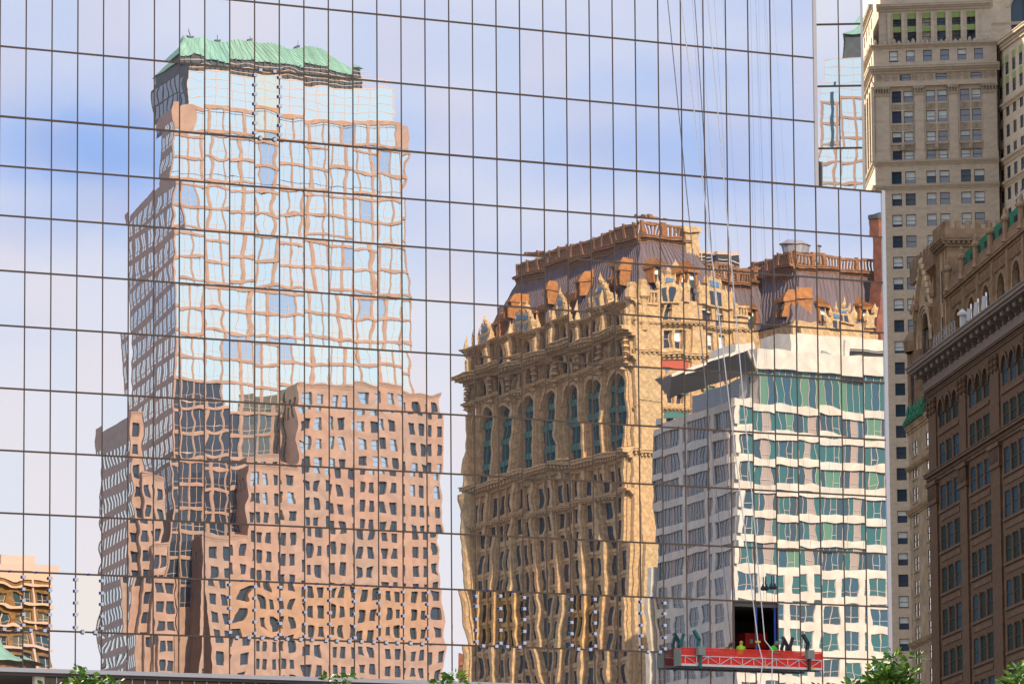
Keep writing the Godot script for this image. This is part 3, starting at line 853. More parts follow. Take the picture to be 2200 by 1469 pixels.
	for h in [67.0, 67.6]:
		var pm := MB.new()
		pm.tube(f.p(12.5, h, 1.6), f.p(23.7, h, 1.6), 0.045, 0.045, 5)
		part("rail", pm, M.steel, rl)

# an invented tower added to shade the brown building, out of sight behind the glass tower: the brown building's windows mirror it
func hidden_block():
	var t := thing("added_shade_tower", "unseen dark tower added behind the glass tower to shade the brown building and darken its windows", "building", Vector3(345, 0, -450))
	var A := Vector2(175, -415); var B := Vector2(428, -415)
	var f := face(A, B)
	facade(t, f, 0, 268, grid_ops(3.0, 16.0, 11.0, 15, 30.0, 12.0, 8.0, 19, "old_glass"), 0.3, "dark_masonry", {"kind": "pair"})
	body(t, "dark_masonry", [A, B, Vector2(428, -470), Vector2(175, -470)], 0, 268, [0])
	cornice(t, "cornice", "dark_masonry", f, 0, f.w, 264.0, 268.2, 1.2)

# ---------------------------------------------------------------- gothic building
func gothic_building():
	var Fp := Vector2(421.3, -377.39)
	var N := go(Fp, 24.5, -110.0)
	var t := thing("gothic_office_building", "tan and cream gothic office building with crenellated tower, gable and arcade", "building", Vector3(Fp.x, 0, Fp.y))
	var f := face(Fp, N)
	var ops := []
	for r in 22:
		var y := snappedf(84.6 - r * 3.34, 0.01)
		ops.append([3.4, 4.9, y, y + 2.0, "r"]); ops.append([5.9, 7.4, y, y + 2.0, "r"]); ops.append([15.6, 17.6, y, y + 2.0, "r"]); ops.append([24.0, 25.6, y, y + 2.0, "r"])
	facade(t, f, 0, 88.0, ops, 0.1, "gothic_pale", {"glass": ["dark_glass"], "kind": "sash"})
	for r in 22:
		var y := 84.6 - r * 3.34
		trim(t, "sill", "gothic_pale", f, 3.0, 7.8, y - 0.3, y, 0.12); trim(t, "sill", "gothic_pale", f, 15.2, 18.0, y - 0.3, y, 0.12)
	for y in [[76.0, 76.9], [57.0, 57.8], [88.0, 89.2], [82.6, 83.2]]: cornice(t, "belt_course", "gothic_pale", f, -0.4, 30, y[0], y[1], 0.5, 0.8)
	# upper parts
	var fa := face(Fp, go(Fp, 24.5, -8.6))
	facade(t, fa, 89.2, 99.6, [[2.2, 5.8, 91.0, 98.2, "a"]], 0.25, "gothic", {"glass": ["dark_glass"], "kind": "pair", "name": "tall_window"})
	var tm := MB.new()
	tm.lathe(fa.p(4.2, 99.6, -2.0), [Vector2(3.0, 0), Vector2(3.2, 1.6), Vector2(2.4, 3.0), Vector2(1.0, 3.9), Vector2(0.3, 4.4), Vector2(0.25, 5.6), Vector2(0, 6.0)], 12)
	part("turret_dome", tm, M.gothic, t)
	var fb := face(go(Fp, 24.5, -8.6), go(Fp, 24.5, -27.5))
	facade(t, fb, 89.2, 106.5, [[4.6, 13.6, 90.4, 103.5, "a"], [1.4, 2.8, 91.0, 96.0, "r"], [15.8, 17.2, 91.0, 96.0, "r"], [1.4, 2.8, 98.0, 102.0, "r"], [15.8, 17.2, 98.0, 102.0, "r"]], 0.3, "gothic", {"glass": ["dark_glass"], "kind": "pair", "name": "tall_window"})
	var gm := MB.new()
	for s in 12:
		var a := PI * s / 12; var b := PI * (s + 1) / 12
		for k in 3: gm.bar(fb.p(9.1 - cos(a) * (4.7 + k * 0.5), 99.0 + sin(a) * (4.7 + k * 0.5), 0.1 + k * 0.15), fb.p(9.1 - cos(b) * (4.7 + k * 0.5), 99.0 + sin(b) * (4.7 + k * 0.5), 0.1 + k * 0.15), 0.4, 0.35)
	part("arch_moulding", gm, M.gothic_pale, t)
	var gg := MB.new()
	gg.tri(fb.p(2.0, 104.0, 0.3), fb.p(16.5, 104.0, 0.3), fb.p(9.2, 110.6, 0.3))
	gg.bar(fb.p(1.6, 103.6, 0.4), fb.p(9.2, 110.8, 0.4), 0.9, 0.6); gg.bar(fb.p(16.8, 103.6, 0.4), fb.p(9.2, 110.8, 0.4), 0.9, 0.6)
	for k in 6:
		gg.lathe(fb.p(3.2 + k * 1.1, 105.2 + k * 1.02, 0.6), [Vector2(0, 0), Vector2(0.45, 0.3), Vector2(0.3, 0.9), Vector2(0, 1.1)], 6)
		gg.lathe(fb.p(15.2 - k * 1.1, 105.2 + k * 1.02, 0.6), [Vector2(0, 0), Vector2(0.45, 0.3), Vector2(0.3, 0.9), Vector2(0, 1.1)], 6)
	part("gable", gg, M.gothic_pale, t)
	for u in [0.4, 4.0, 14.0, 17.8]:
		var bm := MB.new()
		fbox(bm, fb, u - 0.5, u + 0.5, 89.2, 104.5, -0.1, 0.4); fbox(bm, fb, u - 0.75, u + 0.75, 96.0, 97.6, -0.1, 0.6)
		bm.lathe(fb.p(u, 104.5, 0.4), [Vector2(0.6, 0), Vector2(0.75, 0.6), Vector2(0.3, 1.6), Vector2(0, 3.0)], 6)
		part("buttress", bm, M.gothic, t)
	crenel(t, fb, -2.0, 19.0, 109.0, 112.4, 1.6, -3.0)
	# tower with battlements
	var P0 := go(Fp, 24.5, -27.5); var P1 := go(Fp, 24.5, -36.5)
	var P2 := go(P1, 118.0, 11.0); var P3 := go(P0, 118.0, 11.0)
	var fc := face(P0, P1)
	var fd := face(P1, P2)
	facade(t, fc, 89.2, 112.0, [[3.2, 4.6, 91.0, 95.0, "r"], [3.2, 4.6, 97.0, 101.0, "r"], [3.2, 4.6, 103.0, 107.5, "r"]], 0.12, "gothic_pale", {"glass": ["dark_glass"], "kind": "sash", "name": "slit_window"})
	facade(t, fd, 89.2, 112.0, [[4.6, 5.8, 105.0, 107.0, "r"]], 0.5, "gothic", {"glass": ["dark_glass"], "kind": "sash", "name": "slit_window"})
	body(t, "gothic", [P0, P1, P2, P3], 89.2, 112.0, [0, 1])
	for k in 2:
		var ff: FR = [fc, fd][k]
		cornice(t, "battlement_cornice", "gothic", ff, -0.4, ff.w + 0.4, 110.2, 111.4, 0.9, 0.7)
		crenel(t, ff, -0.3, ff.w + 0.3, 111.4, 113.8, 0.75, -0.4)
	for u in [0.5, 2.2, 6.0, 8.4]: trim(t, "pilaster_strip", "gothic", fc, u - 0.3, u + 0.3, 89.2, 110.2, 0.2)
	# arcade towards the viewer
	var fe := face(go(Fp, 24.5, -36.5), N)
	ops = []
	for k in 6:
		var u := 5.4 + k * 11.3
		ops.append([u, u + 6.2, 92.0, 100.2, "a"])
	facade(t, fe, 80.0, 101.6, ops, 0.45, "gothic", {"glass": ["dark_glass"], "kind": "pair", "name": "arcade_window"})
	for k in 7:
		var u := 2.6 + k * 11.3
		var pm := MB.new()
		fbox(pm, fe, u - 0.7, u + 0.7, 86.0, 103.6, -0.1, 0.4)
		pm.lathe(fe.p(u, 103.6, 0.45), [Vector2(0.6, 0), Vector2(0.42, 0.5), Vector2(0.4, 2.6), Vector2(0.62, 2.9), Vector2(0.62, 3.2), Vector2(0.34, 3.6), Vector2(0.3, 4.2), Vector2(0, 4.6)], 8)
		part("pinnacle_pier", pm, M.gothic, t)
		if k < 6:
			var am := MB.new()
			for s in 10:
				var a := PI * s / 10; var b := PI * (s + 1) / 10
				am.bar(fe.p(u + 5.9 - cos(a) * 3.5, 97.1 + sin(a) * 3.5, 0.15), fe.p(u + 5.9 - cos(b) * 3.5, 97.1 + sin(b) * 3.5, 0.1), 0.3, 0.5)
			part("arch_moulding", am, M.gothic, t)
			var lm := MB.new()
			for s in 9: fbox(lm, fe, u + 1.2 + s * 1.05, u + 1.75 + s * 1.05, 101.0, 102.3, -0.1, 0.3)
			part("corbel_table", lm, M.gothic, t)
	cornice(t, "cornice", "gothic", fe, -0.5, fe.w, 102.2, 103.4, 0.7)
	trim(t, "parapet", "gothic", fe, -0.5, fe.w, 103.4, 104.8, 0.3, -0.6)
	var zm := MB.new()
	for k in 62: fbox(zm, fe, k * 1.15, k * 1.15 + 0.6, 104.8, 105.3, -0.4, 0.2)
	part("parapet_cresting", zm, M.gothic, t)
	body(t, "gothic", [Fp, N, go(N, 114.5, 40), go(Fp, 114.5, 40)], 0, 101.5, [0])
	# copper bay at the corner
	var cb := MB.new()
	for k in 9: cb.bar(f.p(1.0 + k * 1.8, 91.0 - k * 0.02, 0.1), f.p(1.0 + k * 1.8, 89.4, 0.8 + 0.25 * (k % 2)), 0.7, 0.35)
	for k in 5: cb.lathe(f.p(2.5 + k * 3.2, 90.4, 0.4), [Vector2(0.0, 0), Vector2(0.4, 0.3), Vector2(0.3, 1.0), Vector2(0.0, 1.7)], 6)
	fbox(cb, f, 0.4, 16.6, 89.2, 89.6, -0.1, 0.9)
	part("copper_eave", cb, M.roof_green, t)
	# green roof behind the parapet, with its dormers, and the plant house above
	var rm := MB.new()
	fbox(rm, fe, 1.0, fe.w, 104.0, 108.6, -6.0, -1.6)
	part("green_roof", rm, M.roof_green, t)
	for k in 12:
		trim(t, "dormer", "dark_glass", fe, 4.0 + k * 5.6, 6.2 + k * 5.6, 105.6, 107.6, -1.5, -2.2)
	var ph := thing("plant_house", "pale green rooftop plant house with white pipes on the gothic building", "plant house", fe.p(36, 101.5, -12))
	var hm := MB.new()
	fbox(hm, fe, 37.0, 74.0, 101.5, 123.0, -22.0, -8.0)
	part("shed", hm, M.shed_green, ph)
	for k in 12: trim(ph, "rib", "shed_green", fe, 37.6 + k * 3.0, 38.1 + k * 3.0, 101.6, 123.0, -7.8, -8.1)
	for q in [[36.0, 118.0, 36.0, 108.0], [36.0, 118.0, 44.0, 118.6], [33.0, 111.0, 50.0, 117.5], [50.0, 117.5, 50.0, 124.0]]:
		var pm := MB.new()
		pm.tube(fe.p(q[0], q[1], -7.0), fe.p(q[2], q[3], -7.0), 0.5, 0.5, 8)
		part("pipe", pm, M.pipe, ph)
	for k in 4:
		var pm := MB.new()
		pm.tube(fe.p(31.0, 108.6 + k * 1.1, -4.0), fe.p(60.0, 109.2 + k * 1.1, -4.0), 0.12, 0.12, 5)
		part("rail", pm, M.pipe, ph)
	for k in 8:
		var pm := MB.new()
		pm.tube(fe.p(32.0 + k * 3.6, 108.6, -4.0), fe.p(32.0 + k * 3.6, 112.6, -4.0), 0.12, 0.12, 5)
		part("post", pm, M.steel, ph)
func crenel(t: Node3D, f: FR, u0: float, u1: float, v0: float, v1: float, s: float, d0: float):
	var mb := MB.new()
	fbox(mb, f, u0, u1, v0, v0 + (v1 - v0) * 0.55, d0, 0.5)
	var u := u0
	while u + s <= u1 + 0.01:
		fbox(mb, f, u, u + s, v0 + (v1 - v0) * 0.55, v1, d0, 0.5)
		u += s * 1.9
	part("battlement", mb, M.gothic, t)

# ---------------------------------------------------------------- the city that the glass mirrors
func pink_tower():
	var t := thing("pink_granite_tower", "stepped pink granite tower with a green copper roof, mirrored in the glass wall", "building", Vector3(440, 0, 620))
	var z := 612.0
	var A := Vector2(415.97, z); var B := Vector2(464.63, z)
	var f := mface(A, B)
	var ops := []
	for j in 11:
		for i in 14:
			var u := snappedf(0.2 + i * 3.476 + (0.2 if i % 2 == 0 else 0.0), 0.01)
			var v := snappedf(169.0 - j * 4.67, 0.01)
			if j == 0 and (i < 1 or i > 12): continue
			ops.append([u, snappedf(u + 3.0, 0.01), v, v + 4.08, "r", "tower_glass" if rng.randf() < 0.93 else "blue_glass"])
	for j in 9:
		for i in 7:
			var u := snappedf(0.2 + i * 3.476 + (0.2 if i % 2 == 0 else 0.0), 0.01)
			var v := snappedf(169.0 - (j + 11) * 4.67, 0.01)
			var gl := "tower_glass"  # pane colour imitates its reflection: pale sky above, dark buildings below
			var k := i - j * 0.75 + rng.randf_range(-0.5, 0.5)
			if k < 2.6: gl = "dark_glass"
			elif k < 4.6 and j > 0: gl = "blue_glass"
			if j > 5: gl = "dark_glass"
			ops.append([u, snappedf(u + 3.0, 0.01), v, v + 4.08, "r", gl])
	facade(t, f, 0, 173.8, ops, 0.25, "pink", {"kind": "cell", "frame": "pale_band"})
	for j in 12: trim(t, "floor_band", "pink", f, 0, f.w, 168.4 - j * 4.67, 168.8 - j * 4.67, 0.1)
	# side in shade
	var C := mgo(A, 15.0, 49.0); var C2 := mgo(A, 15.0, 14.0)
	var s := mface(C, A)
	ops = []
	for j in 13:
		for i in 8: ops.append([1.4 + i * 6.0, 5.4 + i * 6.0, snappedf(155.3 - j * 4.67, 0.01), snappedf(158.9 - j * 4.67, 0.01), "r", "tower_glass" if j < 11 else "dark_glass"])  # lowest panes dark: a reflection of dark surroundings put into the glass
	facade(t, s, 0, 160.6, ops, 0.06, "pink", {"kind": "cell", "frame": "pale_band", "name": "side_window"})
	var s2 := mface(C2, A)
	facade(t, s2, 160.6, 172.6, grid_ops(1.2, 4.3, 3.2, 3, 162.0, 4.67, 3.4, 2, "tower_glass"), 0.06, "pink", {"kind": "cell", "frame": "pale_band", "name": "side_window"})
	var D := mgo(B, 15.0, 49.0)
	body(t, "pink", [A, B, D, C], 0, 160.6, [0, 3])
	body(t, "pink", [A, B, mgo(B, 15, 40), C2], 160.6, 172.6, [0, 3])
	# glass crown, dark plant storey, copper roof
	var K := [Vector2(418.2, z - 0.02), Vector2(460.8, z - 0.02), Vector2(465.0, z + 30), Vector2(424.0, z + 26)]
	var k := mface(K[0], K[1])
	facade(t, k, 173.8, 180.6, grid_ops(0.15, 3.03, 2.9, 14, 173.95, 1.63, 1.52, 4, "tower_glass"), 0.06, "pale_band", {"kind": "bare", "name": "crown_pane"})
	var k2 := mface(K[3], K[0])
	facade(t, k2, 172.6, 180.6, grid_ops(0.3, 3.3, 3.0, 7, 173.9, 3.2, 3.0, 2, "navy_glass"), 0.06, "dark_roof", {"kind": "bare", "name": "crown_pane"})
	body(t, "dark_roof", K, 173.8, 180.6, [0, 3])
	var mb := MB.new()
	mb.frustum([Vector2(418.9, z + 1.0), Vector2(456.2, z + 1.0), Vector2(459, z + 24), Vector2(424, z + 24)], 180.6, [Vector2(419.2, z + 1.2), Vector2(455.8, z + 1.2), Vector2(458, z + 24), Vector2(424, z + 24)], 183.6)
	part("plant_storey", mb, M.dark_roof, t)
	for i in 30:
		trim(t, "louvre_post", "dark_roof", k, 1.2 + i * 1.25, 1.45 + i * 1.25, 180.7, 183.5, -0.8, -1.3)
	for q in [181.3, 182.2]: trim(t, "rail", "pale_band", k, 0.2, k.w - 3.0, q, q + 0.12, 0.0, -0.08)
	mb = MB.new()
	mb.frustum([Vector2(418.6, z + 0.8), Vector2(456.6, z + 0.8), Vector2(459, z + 25), Vector2(424, z + 25)], 183.3, [Vector2(422.2, z + 6), Vector2(449.6, z + 6), Vector2(450, z + 20), Vector2(427, z + 20)], 188.2)
	part("copper_roof", mb, M.copper_green, t)
	mb = MB.new()
	for i in 34:
		var a := Vector3(lerpf(418.8, 456.4, i / 33.0), 183.3, z + 0.75); var b := Vector3(lerpf(422.3, 449.5, i / 33.0), 188.25, z + 5.95)
		mb.bar(a, b, 0.12, 0.16)
	part("roof_seams", mb, M.copper_green, t).set_meta("kind", "stuff")
	for e in [[424.5, 2.0], [429.5, 1.6], [446.0, 2.2], [436.0, 1.4]]:
		mb = MB.new()
		mb.tube(Vector3(e[0], 188.0, z + 8), Vector3(e[0], 188.2 + e[1], z + 8), 0.1, 0.06, 6)
		mb.box(Vector3(e[0], 188.6, z + 8), Vector3(1.1, 0.9, 0.8))
		part("roof_mast", mb, M.dark_roof, t)
	# lower wings in front
	var zf := 600.0
	var wings := [[435.32, 465.29, 121.2, 11, 15], [425.31, 435.32, 106.95, 4, 11], [416.08, 425.31, 92.5, 3, 7]]
	for q in wings:
		var a := Vector2(q[0], zf); var b := Vector2(q[1], zf)
		var g := mface(a, b)
		ops = []
		var pu: float = g.w / q[3]
		for j in q[4]:
			for i in q[3]:
				var u := snappedf(i * pu + 0.55 + (0.35 if i % 2 == 0 else 0.0), 0.01)
				var v := snappedf(q[2] - 4.2 - j * 3.84, 0.01)
				var gl := "dark_glass"  # blue or dark pane tone stands in for the reflected sky and skyline
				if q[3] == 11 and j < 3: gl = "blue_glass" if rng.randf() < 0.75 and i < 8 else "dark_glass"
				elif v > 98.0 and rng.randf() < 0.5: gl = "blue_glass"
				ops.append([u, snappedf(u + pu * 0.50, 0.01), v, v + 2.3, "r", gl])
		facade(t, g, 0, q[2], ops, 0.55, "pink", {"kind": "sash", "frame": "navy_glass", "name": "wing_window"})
		cornice(t, "coping", "pink", g, -0.1, g.w + 0.1, q[2] - 0.8, q[2], 0.25)
		var c := mgo(a, 15.0, 12.3)
		var h := mface(c, a)
		facade(t, h, 0, q[2], [[2.5, 4.5, q[2] - 5.0, q[2] - 2.4, "r"], [7.0, 9.0, q[2] - 5.0, q[2] - 2.4, "r"]], 0.4, "pink", {"name": "wing_window"})
		body(t, "pink", [a, b, mgo(b, 15.0, 12.3), c], 0, q[2], [0, 3])
	for q in [[401.5, 404.2, 114.7, 600.0, 1], [402.75, 407.2, 103.4, 597.6, 2], [404.1, 407.75, 90.4, 595.2, 2]]:
		var a := Vector2(q[0], q[3]); var b := Vector2(q[1], q[3])
		var g := mface(a, b)
		ops = []
		for j in 8:
			for i in q[4]:
				var u: float = 0.5 if q[4] == 1 else snappedf(0.4 + i * (g.w - 0.2) / 2.0, 0.01)
				ops.append([u, snappedf(u + 1.35, 0.01), snappedf(q[2] - 4.6 - j * 3.84, 0.01), snappedf(q[2] - 2.4 - j * 3.84, 0.01), "r"])
		facade(t, g, 0, q[2], ops, 0.5, "pink", {"kind": "plain", "frame": "navy_glass", "name": "corner_window"})
		cornice(t, "coping", "pink", g, -0.1, g.w + 0.1, q[2] - 0.7, q[2], 0.25)
		var c := mgo(a, 15.0, 34.0)
		var h := mface(c, a)
		facade(t, h, 0, q[2], grid_ops(1.0, 3.3, 2.1, 10, snappedf(q[2] - 50.0, 0.01), 3.84, 2.5, 12, "tower_glass") if q[3] == 600.0 else grid_ops(1.0, 3.3, 2.1, 3, q[2] - 12.0, 3.84, 2.4, 2, "tower_glass"), 0.06, "pink", {"kind": "plain", "frame": "navy_glass", "name": "side_window"})
		body(t, "pink", [a, b, mgo(b, 15.0, 34.0), c], 0, q[2], [0, 3])

func second_tower():
	var A := Vector2(-231.0, 600.2); var B := A + Vector2(0.84, 0.545) * 40.0
	var t := thing("pink_grid_tower", "second pink and glass grid tower mirrored in the narrow set-back glass face", "building", Vector3(A.x + 15, 0, A.y + 20))
	var f := mface(A, B)
	facade(t, f, 0, 196.0, grid_ops(0.5, 3.3, 2.85, 12, 150.0, 4.6, 4.05, 10, "tower_glass"), 0.3, "pink", {"kind": "cell", "frame": "pale_band"})
	facade(t, f, 196.0, 203.6, grid_ops(0.1, 3.3, 3.15, 12, 196.1, 1.87, 1.75, 4, "tower_glass"), 0.06, "pale_band", {"kind": "bare", "name": "crown_pane"})
	var n := Vector2(-f.nn.x, -f.nn.z)
	body(t, "pink", [A, B, B + n * 40, A + n * 40], 0, 203.6, [0])
	for u in [2.2, 9.4]: trim(t, "slot", "navy_glass", f, u, u + 0.7, 186.0, 198.0, 0.05)
	var r := Vector2(0.84, 0.545)
	var P := [A + r * 4.2 + n * 2.0, A + r * 36 + n * 2.0, A + r * 36 + n * 34.0, A + r * 4.2 + n * 34.0]
	var Q := [A + r * 4.6 + n * 2.4, A + r * 35.6 + n * 2.4, A + r * 35.6 + n * 33.0, A + r * 4.6 + n * 33.0]
	var mb := MB.new()
	mb.frustum(P, 203.6, Q, 209.6)
	part("plant_storey", mb, M.dark_roof, t)
	mb = MB.new()
	mb.frustum([A + r * 4.0 + n * 1.6, A + r * 36.2 + n * 1.6, A + r * 36.2 + n * 34.2, A + r * 4.0 + n * 34.2], 209.4, [A + r * 7.0 + n * 5, A + r * 33 + n * 5, A + r * 33 + n * 30, A + r * 7.0 + n * 30], 211.2)
	mb.frustum([A + r * 7.0 + n * 5, A + r * 33 + n * 5, A + r * 33 + n * 30, A + r * 7.0 + n * 30], 211.2, [A + r * 19 + n * 17, A + r * 21 + n * 17, A + r * 21 + n * 19, A + r * 19 + n * 19], 227.0)
	part("copper_roof", mb, M.copper_green, t)

func ornate_building():
	var C := Vector2(316.26, 278.12)
	var E := mgo(C, 82.0, 41.0)           # right end of the sunlit side
	var W1 := mgo(C, 82.0, 18.0)
	var W2 := mgo(C, 82.0, 25.0)
	var L := mgo(C, 6.0, 50.0)            # far end of the shaded side
	var t := thing("ornate_limestone_building", "ornate gothic limestone tower with purple mansard roof and orange copper dormers, mirrored", "building", Vector3(C.x + 15, 0, C.y + 20))
	# shaded long side
	var f := mface(L, C)
	var ops := []
	var pier := []
	for b in 7:
		var u0 := 1.6 + b * 6.75
		pier.append(u0 - 0.8)
		for j in 17:
			var v := snappedf(66.6 - j * 3.32, 0.01)
			ops.append([snappedf(u0 + 0.75, 0.01), snappedf(u0 + 2.95, 0.01), v - 0.0, v + 2.4, "r"]); ops.append([snappedf(u0 + 3.55, 0.01), snappedf(u0 + 5.85, 0.01), v, v + 2.4, "r"])
	pier.append(48.2)
	var lower := facade(t, f, 0, 70.3, ops, 0.14, "limestone", {"glass": ["dark_glass", "dark_glass", "navy_glass"], "kind": "sash", "frame": "sash"})
	ops = []
	for b in 7:
		var u0 := snappedf(2.4 + b * 6.75, 0.01)
		ops.append([u0, snappedf(u0 + 5.0, 0.01), 71.6, 80.6, "a", "none"])
	facade(t, f, 70.3, 81.6, ops, 0.9, "limestone", {"wall_name": "arcade_wall"})
	for b in 7:
		var u0 := 2.4 + b * 6.75
		trim(t, "tall_arched_window", "navy_glass", f, u0 - 0.1, u0 + 5.1, 71.5, 80.7, -0.7, -0.9)
		for v in [72.9, 75.8, 78.3]: trim(t, "teal_spandrel", "teal", f, u0, u0 + 5.0, v, v + 0.8, -0.45, -0.7)
		for u in [u0 + 1.55, u0 + 3.3]: trim(t, "teal_mullion", "teal", f, u, u + 0.16, 71.6, 79.6, -0.4, -0.7)
		var am := MB.new()
		for s in 8:
			var a := PI * s / 8; var c := PI * (s + 1) / 8
			am.bar(f.p(u0 + 2.5 - cos(a) * 2.7, 78.1 + sin(a) * 2.7, 0.1), f.p(u0 + 2.5 - cos(c) * 2.7, 78.1 + sin(c) * 2.7, 0.1), 0.35, 0.4)
		part("arch_moulding", am, M.limestone, t)
	ops = []
	for b in 16:
		var u0 := snappedf(2.0 + b * 2.95, 0.01)
		ops.append([u0, snappedf(u0 + 2.1, 0.01), 82.2, 84.4, "a"])
	facade(t, f, 81.6, 85.2, ops, 0.7, "limestone", {"glass": ["dark_glass"], "kind": "plain", "name": "loggia_window"})
	ops = []
	for b in 7:
		var u0 := snappedf(2.2 + b * 6.75, 0.01)
		ops.append([u0, snappedf(u0 + 2.1, 0.01), 85.9, 88.2, "a"]); ops.append([snappedf(u0 + 2.8, 0.01), snappedf(u0 + 4.9, 0.01), 85.9, 88.2, "a"])
	facade(t, f, 85.2, 88.6, ops, 0.6, "limestone", {"glass": ["dark_glass"], "kind": "plain", "name": "attic_window"})
	for u in pier:
		var pm := MB.new()
		fbox(pm, f, u, u + 1.5, 0, 70.0, -0.1, 0.5); fbox(pm, f, u + 0.3, u + 1.2, 0, 70.0, 0.45, 0.85)
		fbox(pm, f, u + 0.2, u + 1.3, 71.4, 84.0, -0.1, 0.5); fbox(pm, f, u + 0.45, u + 1.05, 71.4, 82.5, 0.45, 0.8)
		part("pier", pm, M.limestone, t)
		var om := MB.new()
		for k in 5: om.lathe(f.p(u + 0.75, 80.6 + k * 0.75, 0.9), [Vector2(0, 0), Vector2(0.55, 0.2), Vector2(0.35, 0.5), Vector2(0.6, 0.62), Vector2(0, 0.8)], 7)
		om.lathe(f.p(u + 0.75, 85.6, 0.6), [Vector2(0.6, 0), Vector2(0.7, 2.0), Vector2(0.3, 2.6), Vector2(0.5, 3.0), Vector2(0, 5.2)], 7)
		part("pinnacle", om, M.limestone, t)
	for b in 7: trim(t, "window_pier", "limestone", f, 4.62 + b * 6.75, 5.08 + b * 6.75, 0, 69.8, 0.36)
	for j in 16:
		var sm := MB.new()
		for b in 7: fbox(sm, f, 2.3 + b * 6.75, 7.5 + b * 6.75, 66.1 - j * 3.32, 66.5 - j * 3.32, -0.05, 0.14)
		part("sill_course", sm, M.limestone, t)
	for y in [[69.8, 71.2, 1.6], [65.2, 66.0, 1.1], [81.2, 82.0, 1.0], [84.4, 85.6, 2.2], [88.3, 88.9, 1.0]]: cornice(t, "cornice", "limestone", f, -0.6, f.w + 0.6, y[0], y[1], y[2], 0.9)
	for b in 4: gable(t, f, 5.4 + b * 11.8, 88.4, 4.6, 4.0)
	# corner turret crown
	var kt := MB.new()
	for e in [[0.6, 0.4], [1.6, -0.2], [2.6, -0.8], [0.0, -1.2]]:
		kt.lathe(f.p(f.w - e[0], 85.6, e[1]), [Vector2(0.55, 0), Vector2(0.6, 3.2), Vector2(0.9, 3.5), Vector2(0.9, 4.6), Vector2(0.6, 4.7), Vector2(0.7, 5.4)], 8)
	part("corner_turret", kt, M.limestone, t)
	# bullet-topped oriel at the far corner
	var ob := MB.new()
	ob.lathe(f.p(0.4, 0.0, 0.2), [Vector2(1.3, 0), Vector2(1.3, 68), Vector2(1.8, 69.5), Vector2(1.9, 70.2), Vector2(1.2, 70.4), Vector2(1.15, 73.0), Vector2(0.9, 74.6), Vector2(0, 76.0)], 12)
	part("corner_oriel", ob, M.limestone, t)
	# sunlit side, first wing
	var g := mface(C, W1)
	ops = []
	for j in 20:
		var v := snappedf(83.6 - j * 3.32, 0.01)
		for u in [4.9, 6.4, 11.0, 13.2]: ops.append([u, u + 1.15, v, v + 2.2, "r"])
	for u in [4.7, 6.1, 10.6, 12.8]: ops.append([u, u + 1.1, 87.0, 89.0, "a"])
	facade(t, g, 0, 89.2, ops, 0.55, "limestone", {"glass": ["dark_glass", "navy_glass"], "kind": "sash", "frame": "pale_band", "blind": 0.4, "name": "sunny_window"})
	trim(t, "corner_pier", "limestone", g, 0.0, 3.6, 0, 88.0, 0.5)
	trim(t, "pier", "limestone", g, 8.3, 9.9, 0, 86.4, 0.4); trim(t, "pier", "limestone", g, 15.4, 18.0, 0, 86.4, 0.4)
	for y in [[82.2, 83.1, 0.8], [86.2, 86.8, 0.7], [69.8, 71.0, 1.0], [75.8, 76.3, 0.5]]: cornice(t, "cornice", "limestone", g, -0.3, g.w + 0.2, y[0], y[1], y[2], 0.7)
	for u in [3.8, 10.0]:
		trim(t, "tile_panel", "tile_red", g, u + 0.3, u + 4.2, 81.2, 82.1, 0.1); trim(t, "tile_panel", "tile_blue", g, u + 0.8, u + 3.6, 80.3, 81.1, 0.08)
		var am := MB.new()
		for s in 8:
			var a := PI * s / 8; var c := PI * (s + 1) / 8
			am.bar(g.p(u + 2.2 - cos(a) * 1.9, 79.0 + sin(a) * 1.9, 0.25), g.p(u + 2.2 - cos(c) * 1.9, 79.0 + sin(c) * 1.9, 0.25), 0.5, 0.45)
		part("arch_moulding", am, M.limestone, t)
		for v in [72.0, 75.0, 78.0]: trim(t, "teal_spandrel", "teal", g, u + 0.6, u + 4.2, v, v + 0.9, 0.05)
	gable(t, g, 6.1, 89.0, 4.4, 4.6); gable(t, g, 12.4, 89.0, 5.2, 4.4)
	balustrade(t, g, 0.2, 3.8, 88.2, 90.0, 0.4, "limestone"); balustrade(t, g, 15.2, 18.0, 88.0, 89.6, 0.4, "limestone")
	# second wing, across a light court
	var h := mface(W2, E)
	ops = []
	for j in 6:
		for u in [3.0, 6.5, 10.0, 13.2]: ops.append([u, u + 1.3, snappedf(84.4 - j * 3.32, 0.01), snappedf(86.6 - j * 3.32, 0.01), "r"])
	facade(t, h, 0, 88.2, ops, 0.55, "limestone", {"glass": ["dark_glass"], "kind": "sash", "frame": "pale_band", "name": "sunny_window"})
	gable(t, h, 8.0, 88.0, 4.6, 2.6); gable(t, h, 14.6, 88.0, 4.4, 3.4)
	trim(t, "pier", "limestone", h, 0.0, 1.4, 0, 88.2, 0.4)
	var n := Vector2(-f.nn.x, -f.nn.z)
	var dn := Vector2(sin(deg_to_rad(6)), cos(deg_to_rad(6)))
	var dr := Vector2(sin(deg_to_rad(82)), cos(deg_to_rad(82)))
	var ct := mface(W1 + dn * 9.0, W2 + dn * 9.0)
	facade(t, ct, 0, 88.0, grid_ops(0.8, 3.2, 1.5, 2, 62.0, 3.32, 2.2, 7, "dark_glass"), 0.5, "limestone", {"name": "court_window"})
	var cs := mface(W2 + dn * 9.0, W2)
	facade(t, cs, 0, 88.0, grid_ops(0.8, 2.7, 1.4, 3, 62.0, 3.32, 2.2, 7, "dark_glass"), 0.5, "limestone", {"name": "court_window"})
